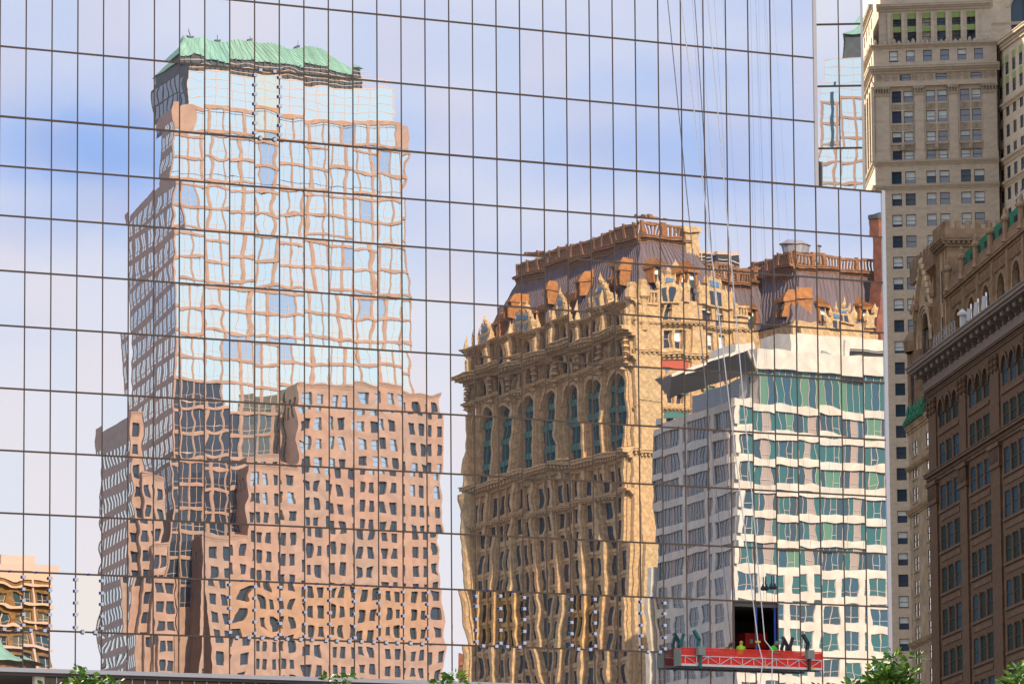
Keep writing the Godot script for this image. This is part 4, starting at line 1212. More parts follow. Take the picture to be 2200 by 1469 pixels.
	body(t, "limestone", [L, C, W1, W1 + dn * 9.0, W2 + dn * 9.0, W2, E, E + dn * 50.0], 0, 88.2, [0, 1, 2, 3, 4, 5])
	# mansard roofs with standing seams, dormers and crests
	var p1 := [C + dn * 0.8 + dr * 0.8, W1 + dn * 0.8, W1 + dn * 15.0, C + dn * 49.0 + dr * 18.0, C + dn * 49.0 + dr * 0.8]
	var q1 := [C + dn * 4.6 + dr * 3.6, W1 + dn * 4.6 - dr * 7.0, W1 + dn * 15.0 - dr * 7.0, C + dn * 42.0 + dr * 15.0, C + dn * 42.0 + dr * 3.6]
	mansard(t, p1, 88.2, q1, 97.2)
	var p2 := [W2 + dn * 0.8 + dr * 0.2, E + dn * 0.8, E + dn * 48.0, W2 + dn * 48.0 + dr * 0.2]
	var q2 := [W2 + dn * 3.6 + dr * 2.2, E + dn * 3.6 - dr * 0.6, E + dn * 44.0 - dr * 2, W2 + dn * 44.0 + dr * 2.2]
	mansard(t, p2, 88.2, q2, 95.2)
	var p3 := [W1 + dn * 9.5 - dr * 2.0, W2 + dn * 9.5 + dr * 2.0, W2 + dn * 30.0 + dr * 2, W1 + dn * 30 - dr * 2.0]
	var q3 := [W1 + dn * 12.5 - dr * 2.0, W2 + dn * 12.5 + dr * 2.0, W2 + dn * 28.0 + dr * 2, W1 + dn * 28 - dr * 2.0]
	mansard(t, p3, 88.0, q3, 94.4)
	for q in [[q1, 97.2, "copper_brown", [0, 4]], [q2, 95.2, "copper_brown", [0, 3]], [q3, 94.4, "copper_brown", [0]]]:
		for i in q[3]:
			var a: Vector2 = q[0][i]; var b: Vector2 = q[0][(i + 1) % q[0].size()]
			var ff := mface(a, b) if i == 0 else mface(a, b)
			cornice(t, "roof_cornice", q[2], ff, -0.3, ff.w + 0.3, q[1] - 0.4, q[1] + 0.5, 0.8)
			balustrade(t, ff, 0.0, ff.w, q[1] + 0.4, q[1] + 2.2, 0.3, q[2])
			var dm := MB.new()
			var u := 0.2
			while u < ff.w:
				var hh := 0.5 + fposmod(u * 3.7, 1.0) * 0.9
				dm.tri(ff.p(u, q[1] - 0.35, 0.12), ff.p(u + 0.45, q[1] - 0.35, 0.12), ff.p(u + 0.22, q[1] - 0.4 - hh, 0.12 + hh * 0.33))
				u += 0.6
			part("fringe", dm, M.copper_orange, t)
	var sf := mface(C + dn * 49.0 + dr * 1.0, C + dn * 1.0 + dr * 1.0)
	for b in 4:
		dormer(t, sf, 7.0 + b * 10.6, 89.4, 1.9, 3.4); dormer(t, sf, 10.4 + b * 10.6, 91.6, 1.6, 3.2)
	var rf := mface(C + dn * 1.0, W1 + dn * 1.0)
	dormer(t, rf, 9.2, 91.0, 1.6, 3.4); dormer(t, rf, 4.4, 91.2, 1.4, 3.4)
	var wf := mface(W2 + dn * 1.0, E + dn * 1.0)
	dormer(t, wf, 6.0, 88.8, 2.4, 3.2); dormer(t, wf, 12.6, 88.8, 2.2, 3.2)
	var wl := mface(W2 + dn * 48.0 + dr * 0.3, W2 + dr * 0.3)
	dormer(t, wl, 45.0, 89.2, 2.0, 3.6)
	var mf := mface(W1 + dn * 9.8 - dr * 2.0, W2 + dn * 9.8 + dr * 2.0)
	dormer(t, mf, 7.6, 88.6, 1.6, 3.2); dormer(t, mf, 4.0, 88.6, 1.6, 3.2)
	# things on its roof
	for e in [[17.6, 0.0, 3.2, 88.5, 98.4, "dark louvred cooling unit with pale rim beside the tall purple mansard"], [22.2, 1.0, 3.6, 88.5, 98.6, "wider dark louvred cooling unit with pale rim nearer the round tank"]]:
		var o: Vector2 = C + dr * e[0] + dn * (15.5 + e[1])
		var ct2 := thing("cooling_tower", e[5], "cooling unit", Vector3(o.x, e[3], o.y), "cooling units on the ornate building")
		var b := mface(o, o + dr * e[2])
		trim(ct2, "casing", "louvre", b, 0, e[2], e[3], e[4], 0, -3.0)
		trim(ct2, "rim", "pale_band", b, -0.1, e[2] + 0.1, e[4], e[4] + 0.4, 0.1, -3.1)
		for k in 6: trim(ct2, "slat", "rail", b, 0.1, e[2] - 0.1, 95.6 + k * 0.46, 95.68 + k * 0.46, 0.14, 0.0)
		trim(ct2, "post", "pale_band", b, e[2] * 0.5, e[2] * 0.5 + 0.15, e[3], e[4], 0.18, 0.0)
	trim(t, "carved_chimney", "limestone", mface(C + dr * 10.4 + dn * 4.0, C + dr * 13.2 + dn * 4.0), 0.0, 2.2, 90.0, 98.8, 0.0, -2.0)
	trim(t, "chimney_cap", "limestone", mface(C + dr * 10.4 + dn * 4.0, C + dr * 13.2 + dn * 4.0), -0.3, 2.5, 98.8, 99.6, 0.3, -2.3)
	var o2 := C + dr * 34.0 + dn * 14.0
	var tk := thing("roof_tank", "round grey water tank behind the orange roof balustrade", "tank", Vector3(o2.x, 95.0, o2.y))
	var tm := MB.new()
	tm.lathe(Vector3(o2.x, 95.0, o2.y), [Vector2(1.9, 0), Vector2(1.9, 5.2), Vector2(2.1, 5.3), Vector2(1.2, 5.9), Vector2(0, 6.2)], 16)
	part("drum", tm, mk("tank_grey", lin(0.25, 0.24, 0.27), 0.7, 0.0, T.streak, 3), tk)
	for k in 3:
		var bm := MB.new()
		bm.lathe(Vector3(o2.x, 96.0 + k * 1.5, o2.y), [Vector2(1.9, 0), Vector2(1.97, 0.05), Vector2(1.97, 0.2), Vector2(1.9, 0.25)], 16)
		part("hoop", bm, M.dark_steel, tk)
	var o3 := C + dr * 39.0 - dn * 0.5
	var ch := thing("brick_chimney", "tall red brick chimney beside the orange roof balustrade", "chimney", Vector3(o3.x, 87.0, o3.y))
	var cb := mface(o3, o3 + dr * 2.3)
	trim(ch, "shaft", "brick_red", cb, 0, 1.9, 87.0, 102.2, 0, -1.8)
	trim(ch, "cap", "dark_roof", cb, -0.1, 2.0, 102.2, 102.8, 0.1, -1.9)
	trim(ch, "flue", "teal_steel", cb, 1.95, 3.0, 87.0, 100.4, -0.6, -1.8)

func gable(t: Node3D, f: FR, u: float, v: float, w: float, h: float):
	var mb := MB.new()
	var d0 := -0.5; var d1 := 0.35
	var prof := [[0.5, 0.30], [0.42, 0.52], [0.26, 0.62], [0.20, 0.80], [0.08, 0.88]]
	var y := v
	for k in prof.size():
		var y1: float = v + h * prof[k][1]
		fbox(mb, f, u - w * prof[k][0], u + w * prof[k][0], y, y1, d0, d1 - k * 0.04)
		y = y1
	for s in [-1.0, 1.0]:
		mb.lathe(f.p(u + s * w * 0.46, v + h * 0.3, 0.1), [Vector2(0.35, 0), Vector2(0.4, 0.6), Vector2(0.2, 0.9), Vector2(0, 1.7)], 6)
		mb.lathe(f.p(u + s * w * 0.26, v + h * 0.6, 0.1), [Vector2(0.25, 0), Vector2(0.3, 0.4), Vector2(0, 1.2)], 6)
	mb.lathe(f.p(u, v + h * 0.86, 0.1), [Vector2(0.3, 0), Vector2(0.4, 0.3), Vector2(0.15, 0.7), Vector2(0, 1.3)], 6)
	var g := part("gable", mb, M.limestone, t)
	for s in [-1.0, 1.0]: trim(t, "gable_window", "dark_glass", f, u + s * w * 0.13 - 0.4, u + s * w * 0.13 + 0.4, v + 0.2, v + h * 0.42, d1 + 0.03, d1 - 0.1)
	trim(t, "gable_tile", "tile_blue", f, u - w * 0.16, u + w * 0.16, v + h * 0.55, v + h * 0.7, d1 + 0.03, d1 - 0.15)
func balustrade(t: Node3D, f: FR, u0: float, u1: float, v0: float, v1: float, d: float, m: String):
	var mb := MB.new()
	fbox(mb, f, u0, u1, v0, v0 + 0.3, d - 0.4, d); fbox(mb, f, u0, u1, v1 - 0.3, v1, d - 0.4, d)
	var u := u0
	var k := 0
	while u < u1 - 0.2:
		if k % 6 == 0: fbox(mb, f, u, u + 0.5, v0 + 0.3, v1 + 0.2, d - 0.4, d + 0.05)
		else: fbox(mb, f, u, u + 0.2, v0 + 0.3, v1 - 0.3, d - 0.3, d - 0.1)
		u += 0.55
		k += 1
	part("balustrade", mb, M[m], t)
func mansard(t: Node3D, p: Array, y0: float, q: Array, y1: float):
	var mb := MB.new()
	mb.frustum(p, y0, q, y1)
	part("mansard_roof", mb, M.mansard, t)
	var sm := MB.new()
	for i in p.size():
		var j := (i + 1) % p.size()
		var n := int(p[i].distance_to(p[j]) / 0.85)
		for k in n + 1:
			var s := float(k) / maxf(1, n)
			var a: Vector2 = p[i].lerp(p[j], s); var b: Vector2 = q[i].lerp(q[j], s)
			sm.bar(Vector3(a.x, y0, a.y), Vector3(b.x, y1, b.y), 0.10, 0.22)
	part("roof_seams", sm, M.mansard, t).set_meta("kind", "stuff")
func dormer(t: Node3D, f: FR, u: float, v: float, w: float, h: float):
	var mb := MB.new()
	fbox(mb, f, u - w * 0.5, u - w * 0.32, v, v + h * 0.6, -3.2, 0.4); fbox(mb, f, u + w * 0.32, u + w * 0.5, v, v + h * 0.6, -3.2, 0.4)
	fbox(mb, f, u - w * 0.6, u + w * 0.6, v + h * 0.56, v + h * 0.66, -3.4, 0.7)
	var a := f.p(u - w * 0.55, v + h * 0.66, 0.6); var b := f.p(u + w * 0.55, v + h * 0.66, 0.6); var c := f.p(u, v + h, -0.4)
	var a2 := f.p(u - w * 0.55, v + h * 0.66, -3.2); var b2 := f.p(u + w * 0.55, v + h * 0.66, -3.2); var c2 := f.p(u, v + h, -3.4)
	mb.tri(b, a, c); mb.tri(a, b, c)
	mb.quad(a2, a, c, c2); mb.quad(b, b2, c2, c)
	var d := part("dormer", mb, M.copper_orange, t)
	var wm := MB.new()
	fbox(wm, f, u - w * 0.32, u + w * 0.32, v, v + h * 0.56, -0.1, 0.0)
	put("dormer_window", wm.commit(M.navy_glass), t)
	var bm := MB.new()
	fbox(bm, f, u - w * 0.26, u + w * 0.26, v + h * 0.3, v + h * 0.5, 0.0, 0.03)
	put("dormer_blind", bm.commit(M.blind), t)

func white_building():
	var C := Vector2(294.66, 221.06)
	var R := mgo(C, 86.0, 27.0); var L := mgo(C, 10.0, 24.0)
	var dn := Vector2(sin(deg_to_rad(10)), cos(deg_to_rad(10)))
	var dr := Vector2(sin(deg_to_rad(86)), cos(deg_to_rad(86)))
	var t := thing("white_hotel_building", "white panelled building with teal ribbon windows and rooftop canopy, mirrored", "building", Vector3(C.x + 12, 0, C.y + 12))
	var g := mface(C, R); var f := mface(L, C)
	var lv := []
	for j in 7: lv.append(69.3 - j * 2.9)     # tops of the white bands
	for side in 2:
		var w: FR = [g, f][side]
		# ribbon: panes one by one between mullions, with taupe panels
		for j in 6:
			var v0: float = lv[j + 1]; var v1: float = lv[j] - 0.85
			var u := 0.05
			var k := 0
			while u < w.w - 0.2:
				var pw: float = [0.95, 0.95, 1.25, 0.7, 1.1, 0.95][(k + j * 2) % 6]
				pw = minf(pw, w.w - u)
				var mm: String = ["teal_glass", "teal_glass", "navy_glass", "teal_glass", "deep_teal_glass", "navy_glass"][rng.randi() % 6]
				if rng.randf() < 0.10: mm = "green_glass"
				if k % 6 == 4: mm = "taupe_panel"
				if side == 1: mm = "navy_glass" if mm != "taupe_panel" else mm
				if w.w - u > 0.3: trim(t, "taupe_panel" if mm == "taupe_panel" else "ribbon_pane", mm, w, u + 0.03, u + pw - 0.03, v0 - 0.05, v1 + 0.05, -0.28, -0.4)
				trim(t, "ribbon_mullion", "mullion_pale", w, u - 0.035, u + 0.035, v0, v1, -0.2, -0.4)
				if k % 3 == 1: trim(t, "vent_bar", "mullion_pale", w, u + 0.03, u + pw - 0.03, v0 + 0.55, v0 + 0.62, -0.22, -0.3)
				u += pw
				k += 1
			var np := 11 if side == 0 else 10
			for k2 in np: trim(t, "white_panel", "white_panel", w, w.w * k2 / np + (0.02 if k2 > 0 else -0.02 * (1 - side)), w.w * (k2 + 1) / np - 0.02, lv[j] - 0.85, lv[j], 0.0 + 0.01 * ((k2 * 3 + j) % 3 - 1), -0.6)
			trim(t, "band_back", "taupe_panel", w, 0.3, w.w - 0.3, lv[j] - 0.84, lv[j] - 0.01, -0.06, -0.5)
			if side == 1:
				for u2 in [8.4, 16.6, 23.4]: trim(t, "white_pier", "white_panel", w, u2, u2 + 1.1, v0, v1, 0.012, -0.5)
		# lower floors: white wall with punched windows
		var ops := []
		for j in 14:
			var v := snappedf(48.9 - j * 2.95, 0.01)
			var u := 0.6
			while u + 3.2 < w.w:
				ops.append([snappedf(u, 0.01), snappedf(u + (2.5 if side == 0 else 3.1), 0.01), v, snappedf(v + 2.05, 0.01), "r"])
				u += 3.5 if side == 0 else 4.3
		facade(t, w, 0, lv[6], ops, 0.15, "white_panel", {"glass": ["teal_glass", "navy_glass", "teal_glass", "deep_teal_glass"] if side == 0 else ["navy_glass"], "kind": "pair", "frame": "mullion_pale"})
	body(t, "white_panel", [L, C, R, R + dn * 24.0], 0, 69.2, [0, 1])
	# set-back top floor with sloping glazing, parapet and pointed canopy
	var g2 := mface(C + dr * 3.7 + dn * 0.3, R + dn * 0.3)
	for k in 22:
		trim(t, "top_pane", ["teal_glass", "teal_glass", "deep_teal_glass", "teal_glass", "green_glass"][rng.randi() % 5] if k < 17 else "green_glass", g2, k * 1.05 + 0.03, k * 1.05 + 1.02, 69.3, 72.9, -0.1, -0.25)
		trim(t, "top_mullion", "mullion_pale", g2, k * 1.05 - 0.03, k * 1.05 + 0.03, 69.3, 72.9, 0.0, -0.2)
	trim(t, "top_back", "white_panel", g2, 0.05, g2.w, 69.2, 72.9, -0.4, -4.0)
	trim(t, "roof_parapet", "white_panel", g2, -0.5, g2.w, 72.9, 75.2, 0.5, -6.0)
	var mb := MB.new()
	# a folded plate: high along its front edge, low at the back
	var k1 := g.p(-8.4, 71.7, 0.3); var k2 := g.p(1.9, 75.0, 0.5); var k3 := g.p(3.6, 72.7, -0.2); var k4 := g.p(-3.4, 70.3, -7.0); var k5 := g.p(-4.0, 72.2, -9.0)
	mb.quad(k1, k4, k3, k2); mb.tri(k1, k5, k4); mb.quad(k2, k1, k4, k3)
	part("canopy_soffit", mb, M.canopy_grey, t)
	mb = MB.new()
	mb.bar(k1, k2, 0.35, 0.3); mb.bar(k2, k3, 0.3, 0.3)
	mb.tri(k1 + Vector3.UP * 0.15, k2 + Vector3.UP * 0.15, k5 + Vector3.UP * 0.15); mb.tri(k2 + Vector3.UP * 0.15, k1 + Vector3.UP * 0.15, k5 + Vector3.UP * 0.15)
	part("canopy_rim", mb, M.white_panel, t)
	mb = MB.new()
	mb.frustum([C + dr * 1.6 + dn * 3.0, C + dr * 4.0 + dn * 1.0, C + dr * 5.0 + dn * 9.0, C + dr * 1.0 + dn * 12.0], 73.1, [C + dr * 2.4 + dn * 4.0, C + dr * 3.8 + dn * 2.0, C + dr * 5.0 + dn * 9.0, C + dr * 2.0 + dn * 11.0], 76.2)
	part("canopy_house", mb, M.white_panel, t)
	trim(t, "terrace_glass", "navy_glass", f, 4.0, f.w - 3.0, 69.2, 72.3, -3.0, -3.3)
	# bulkhead behind the parapet
	var o := C + dr * 7.6 + dn * 3.5
	var b0 := thing("roof_bulkhead", "plain white rooftop bulkhead with a dark louvred opening on the white building", "bulkhead", Vector3(o.x, 73.0, o.y))
	var bf := mface(o + dr * 2.0, o + dr * 16.0)
	facade(b0, bf, 69.5, 77.9, [[7.7, 13.6, 74.0, 76.3, "r", "none"]], 0.5, "white_panel", {})
	for k in 9: trim(b0, "louvre_slat", "louvre", bf, 7.7, 13.6, 74.0 + k * 0.26, 74.18 + k * 0.26, -0.2, -0.5)
	trim(b0, "louvre_back", "louvre", bf, 7.5, 13.8, 73.8, 76.5, -0.55, -0.7)
	body(b0, "white_panel", [o + dr * 2.0, o + dr * 16.0, o + dr * 16.0 + dn * 9.0, o + dr * 0.8 + dn * 6.0], 69.5, 77.9, [0])
	trim(b0, "corner_fin", "white_panel", bf, 7.0, 7.6, 73.0, 77.4, 0.35)
	trim(b0, "header", "white_panel", bf, 7.6, 14.0, 76.5, 77.0, 0.25)
	var lm := MB.new()
	lm.bar(bf.p(3.8, 75.9, 0.3), bf.p(4.9, 75.5, 0.7), 0.5, 0.35); lm.bar(bf.p(3.8, 75.4, 0.3), bf.p(4.9, 75.1, 0.7), 0.5, 0.2)
	part("wall_light_fixture", lm, M.steel, b0)
	for q in [[5.2, 74.6, 5.5, 73.6], [5.5, 73.6, 7.0, 74.2]]:
		var pm := MB.new()
		pm.bar(bf.p(q[0], q[1], 0.2), bf.p(q[2], q[3], 0.2), 0.1)
		part("conduit", pm, M.dark_steel, b0)
	# lower wing at its left
	var w0 := mgo(C, 10.0, 24.0)
	var lw := mface(w0 - dr * 0.75 + dn * 0.5, w0 + dr * 0.9 + dn * 0.5)
	trim(t, "low_wing", "white_panel", lw, 0, lw.w, 0, 53.6, 0, -0.9)

func small_mirrored():
	# brown apartment block with pale bands
	var A := Vector2(296.0, 430.0); var B := Vector2(309.6, 430.0)
	var t := thing("brown_apartment_block", "brown brick apartment block with pale balcony bands, mirrored at the wall's edge", "building", Vector3(303, 0, 440))
	var f := mface(A, B)
	var ops := []
	for j in 14:
		for i in 4: ops.append([0.9 + i * 3.3, 3.1 + i * 3.3, snappedf(63.6 - j * 3.1, 0.01), snappedf(65.4 - j * 3.1, 0.01), "r"])
	facade(t, f, 0, 67.4, ops, 0.5, "brick_brown", {"glass": ["navy_glass", "tower_glass", "dark_glass"], "kind": "pair", "frame": "pale_band"})
	for j in 15: trim(t, "pale_band", "pale_band", f, -0.1, f.w + 0.1, 66.3 - j * 3.1, 66.7 - j * 3.1, 0.8)
	for u in [3.3, 9.9]: trim(t, "pale_pier", "pale_band", f, u, u + 0.3, 0, 67.4, 0.5)
	trim(t, "parapet", "pale_band", f, -0.2, f.w + 0.2, 67.4, 69.0, 0.3, -3.0)
	trim(t, "penthouse", "pale_band", f, 6.0, 11.0, 69.0, 70.4, -1.0, -5.0)
	body(t, "brick_brown", [A, B, B + Vector2(0, 25), A + Vector2(0, 25)], 0, 67.4, [0])
	# green copper roof in front of it
	var d := thing("green_copper_dome", "small green copper bell-shaped roof in front of the brown apartment block", "dome", Vector3(255.5, 0, 330))
	var mb := MB.new()
	mb.lathe(Vector3(255.5, 46.8, 330), [Vector2(5.6, 0), Vector2(5.4, 0.4), Vector2(3.6, 1.0), Vector2(2.0, 2.2), Vector2(1.2, 3.8), Vector2(0.6, 5.6), Vector2(0, 6.6)], 16)
	part("copper_roof", mb, M.copper_green, d)
	mb = MB.new()
	mb.lathe(Vector3(255.5, 0, 330), [Vector2(5.4, 0), Vector2(5.4, 46.8), Vector2(6.6, 46.9)], 16)
	part("drum", mb, M.brick_brown, d)
	for k in 10:
		var a := TAU * k / 10
		mb = MB.new()
		mb.box(Vector3(255.5 + cos(a) * 5.4, 44.6, 330 + sin(a) * 5.4), Vector3(1.6, 2.6, 0.4), Basis(Vector3.UP, PI / 2 - a))
		part("window", mb, M.teal_glass, d)
	# red brick block between the pink tower and the ornate one
	var r := thing("red_brick_block", "dark red brick block with orange bands between the pink tower and ornate building", "building", Vector3(380, 0, 440))
	var P := Vector2(375.0, 430.0); var Q := Vector2(390.0, 437.0)
	var rf := mface(P, Q)
	ops = []
	for j in 14:
		for i in 4: ops.append([1.0 + i * 3.8, 2.8 + i * 3.8, snappedf(54.6 - j * 3.2, 0.01), snappedf(56.4 - j * 3.2, 0.01), "r"])
	facade(r, rf, 0, 59.0, ops, 0.4, "brick_red", {"glass": ["navy_glass", "tower_glass"], "kind": "sash", "frame": "pale_band"})
	for j in 8: trim(r, "orange_band", "copper_orange", rf, 0, rf.w, 57.2 - j * 6.4, 57.8 - j * 6.4, 0.25)
	body(r, "brick_red", [P, Q, Q + Vector2(11, 18), P + Vector2(11, 18)], 0, 59.0, [0])

# ---------------------------------------------------------------- the window washers' gondola
func gondola():
	var x0 := 153.45; var x1 := 162.87; var y0 := 22.45; var zb := 0.55; var zf := 1.3
	var t := thing("suspended_work_platform", "red netted suspended work platform hanging before the open bay in the glass wall", "work platform", Vector3(158.2, y0, 0.9))
	var mb := MB.new()
	mb.obox(Vector3(x0, y0, zb), Vector3(x1 - x0, 0, 0), Vector3(0, 0.06, 0), Vector3(0, 0, zf - zb))
	part("deck", mb, M.dark_steel, t)
	for z in [zb, zf]:
		mb = MB.new()
		mb.obox(Vector3(x0, y0 + 0.06, z - 0.02), Vector3(x1 - x0, 0, 0), Vector3(0, 0.13, 0), Vector3(0, 0, 0.04))
		part("toe_board", mb, M.rail, t)
		for y in [0.62, 1.08]:
			mb = MB.new()
			mb.tube(Vector3(x0, y0 + y, z), Vector3(x1, y0 + y, z), 0.03, 0.03, 6)
			part("rail", mb, M.rail if y < 1.0 else M.red_net, t)
	for k in 13:
		var x := lerpf(x0 + 0.25, x1 - 0.05, k / 12.0)
		mb = MB.new()
		mb.tube(Vector3(x, y0 + 0.15, zf + 0.02), Vector3(x, y0 + 0.62, zf + 0.02), 0.024, 0.024, 5)
		part("post", mb, M.rail, t)
		if k < 12:
			var xn := lerpf(x0 + 0.25, x1 - 0.05, (k + 1) / 12.0)
			mb = MB.new()
			if k % 2 == 0: mb.tube(Vector3(x, y0 + 0.60, zf + 0.02), Vector3(xn, y0 + 0.18, zf + 0.02), 0.022, 0.022, 5)
			else: mb.tube(Vector3(x, y0 + 0.18, zf + 0.02), Vector3(xn, y0 + 0.60, zf + 0.02), 0.022, 0.022, 5)
			part("brace", mb, M.rail, t)
	mb = MB.new()
	for k in 24:
		var a := lerpf(x0 + 0.02, x1 - 0.02, k / 24.0); var b := lerpf(x0 + 0.02, x1 - 0.02, (k + 1) / 24.0)
		var za := zf - 0.05 + 0.025 * sin(k * 2.1); var zc := zf - 0.05 + 0.025 * sin((k + 1) * 2.1)
		mb.quad(Vector3(a, y0 + 0.12, za), Vector3(b, y0 + 0.12, zc), Vector3(b, y0 + 0.66, zc), Vector3(a, y0 + 0.66, za))
	part("lower_net", mb, M.red_net, t)
	mb = MB.new()
	for k in 24:
		var a := lerpf(x0 + 0.02, x1 - 0.02, k / 24.0); var b := lerpf(x0 + 0.02, x1 - 0.02, (k + 1) / 24.0)
		var za := zf - 0.04 + 0.03 * sin(k * 1.7); var zc := zf - 0.04 + 0.03 * sin((k + 1) * 1.7)
		mb.quad(Vector3(a, y0 + 0.66, za), Vector3(b, y0 + 0.66, zc), Vector3(b, y0 + 1.07 - 0.03 * absf(sin((k + 1) * 1.3)), zc), Vector3(a, y0 + 1.07 - 0.03 * absf(sin(k * 1.3)), za))
	part("upper_net", mb, M.red_net_thin, t)
	mb = MB.new()
	mb.obox(Vector3(x0 - 0.04, y0 + 0.06, zb), Vector3(0.04, 0, 0), Vector3(0, 0.98, 0), Vector3(0, 0, zf - zb))
	part("end_panel", mb, M.hoist, t)
	mb = MB.new()
	mb.obox(Vector3(x1, y0 + 0.06, zb), Vector3(0.04, 0, 0), Vector3(0, 0.98, 0), Vector3(0, 0, zf - zb))
	part("end_panel", mb, M.red_net, t)
	for e in [[154.65, "teal_steel"], [161.95, "dark_steel"]]:
		mb = MB.new()
		mb.box(Vector3(e[0], y0 + 0.92, zf + 0.16), Vector3(0.46, 0.5, 0.3))
		var hb := part("hoist_box", mb, M.hoist, t)
		mb = MB.new()
		mb.box(Vector3(e[0], y0 + 0.36, zf + 0.10), Vector3(0.16, 0.82, 0.1))
		part("stirrup", mb, M[e[1]], t)
		var dx: float = 0.0
		mb = MB.new()
		mb.bar(Vector3(e[0] + 0.03, y0 + 1.1, zf - 0.2), Vector3(e[0] + 0.12, y0 + 1.62, zf - 0.2), 0.17)
		mb.bar(Vector3(e[0] + 0.14, y0 + 1.55, zf - 0.2), Vector3(e[0] - 0.22, y0 + 2.1, zf - 0.2), 0.17)
		part("roller_arm", mb, M[e[1]], t)
		mb = MB.new()
		mb.bar(Vector3(e[0] - 0.62, y0 + 0.9, zb - 0.1), Vector3(e[0] - 0.7, y0 + 1.4, zb - 0.1), 0.15)
		mb.bar(Vector3(e[0] - 0.7, y0 + 1.35, zb - 0.1), Vector3(e[0] - 0.5, y0 + 1.95, zb - 0.1), 0.15)
		part("roller_arm", mb, M[e[1]], t)
	for x in [158.9, 162.2]:
		mb = MB.new()
		mb.box(Vector3(x, y0 + 0.13, zf + 0.03), Vector3(0.28, 0.09, 0.02))
		part("yellow_label", mb, M.yellow, t)
	mb = MB.new()
	mb.box(Vector3(158.85, y0 + 0.42, zf - 0.3), Vector3(0.36, 0.34, 0.2))
	tag(part("yellow_bucket", mb, M.yellow, self), "yellow tool bucket behind the red net of the work platform", "bucket")
	# ropes and cables
	var ropes := [[Vector3(154.12, 62.2, 0.7), Vector3(158.48, 23.96, 1.45), Vector3(158.75, 22.9, 1.5), Vector3(158.55, 21.2, 1.4)], [Vector3(156.0, 62.2, 0.7), Vector3(158.93, 24.1, 1.45), Vector3(159.4, 23.55, 1.5), Vector3(159.4, 21.4, 1.4)]]
	for k in 2:
		mb = MB.new()
		for i in 3: mb.tube(ropes[k][i], ropes[k][i + 1], 0.03, 0.03, 6)
		tag(part("white_rope", mb, M.rope, self), ["thick white rope slanting down to a yellow clasp above the work platform", "white rope that bends at the railing beside the lime-shirted worker"][k], "rope")
	mb = MB.new()
	mb.box(Vector3(158.46, 24.0, 1.46), Vector3(0.3, 0.1, 0.1))
	tag(part("rope_clasp", mb, M.yellow, self), "yellow clasp on the white rope above the work platform", "clasp")
	var cx := [[155.7, 157.3], [157.2, 158.6], [159.5, 160.0], [159.7, 160.1], [160.05, 160.6], [160.7, 161.6]]
	for k in cx.size():
		mb = MB.new()
		mb.tube(Vector3(cx[k][0], 62.2, 0.45), Vector3(cx[k][1] , [34.0, 38.0, 27.7, 27.7, 44.0, 46.0][k], 0.45), 0.0055, 0.0055, 4)
		tag(part("thin_cable", mb, M.cable, self), "thin cable carrying the lifting hook above the open bay" if k in [2, 3] else "thin slack cable ending free in front of the mirror glass", "cable", "cables of the lifting hook" if k in [2, 3] else "slack cables before the glass")
	# lifting hook over the open bay
	var hk := thing("lifting_hook", "black lifting hook with blue sling hanging above the open bay", "hook", Vector3(160.15, 27.2, 0.45))
	mb = MB.new()
	for s in [-0.1, 0.12]: mb.lathe(Vector3(160.15 + s, 27.1, 0.45), [Vector2(0, 0), Vector2(0.14, 0.05), Vector2(0.17, 0.15), Vector2(0.08, 0.28), Vector2(0.03, 0.4)], 8)
	part("hook_block", mb, M.dark_steel, hk)
	mb = MB.new()
	mb.tube(Vector3(160.22, 27.45, 0.45), Vector3(160.24, 27.95, 0.45), 0.045, 0.03, 6)
	part("blue_sling", mb, M.blue, hk)
	mb = MB.new()
	mb.tube(Vector3(160.08, 27.45, 0.45), Vector3(160.08, 27.9, 0.45), 0.035, 0.035, 6)
	mb.tube(Vector3(160.10, 27.1, 0.45), Vector3(160.10, 25.9, 0.45), 0.012, 0.012, 4); mb.tube(Vector3(160.27, 27.1, 0.45), Vector3(160.26, 25.9, 0.45), 0.012, 0.012, 4)
	part("black_strap", mb, M.dark_steel, hk)
	# machine inside the open bay
	var mc := thing("red_machine", "red machine on legs standing inside the dark open bay", "machine", Vector3(160.6, ROWS[12], -3.0))
	mb = MB.new()
	mb.box(Vector3(160.75, ROWS[12] + 1.05, -2.8), Vector3(1.5, 0.85, 0.9))
	part("housing", mb, M.machine_red, mc)
	for s in [-0.65, 0.65]:
		mb = MB.new()
		mb.box(Vector3(160.75 + s, ROWS[12] + 0.31, -2.5), Vector3(0.08, 0.62, 0.08))
		part("leg", mb, M.machine_red, mc)
		mb = MB.new()
		mb.box(Vector3(160.75 + s, ROWS[12] + 0.31, -3.1), Vector3(0.08, 0.62, 0.08))
		part("leg", mb, M.machine_red, mc)
	mb = MB.new()
	mb.box(Vector3(160.4, ROWS[12] + 1.0, -2.34), Vector3(0.2, 0.25, 0.02))
	part("plate", mb, M.rail, mc)
	# two workers
	worker(Vector3(157.62, y0 + 0.06, 0.92), 0.9, "person bent forward in a lime safety vest on the work platform", true)
	worker(Vector3(159.62, y0 + 0.06, 0.92), -1.2, "person in a bright green shirt and teal cap leaning over on the work platform", false)

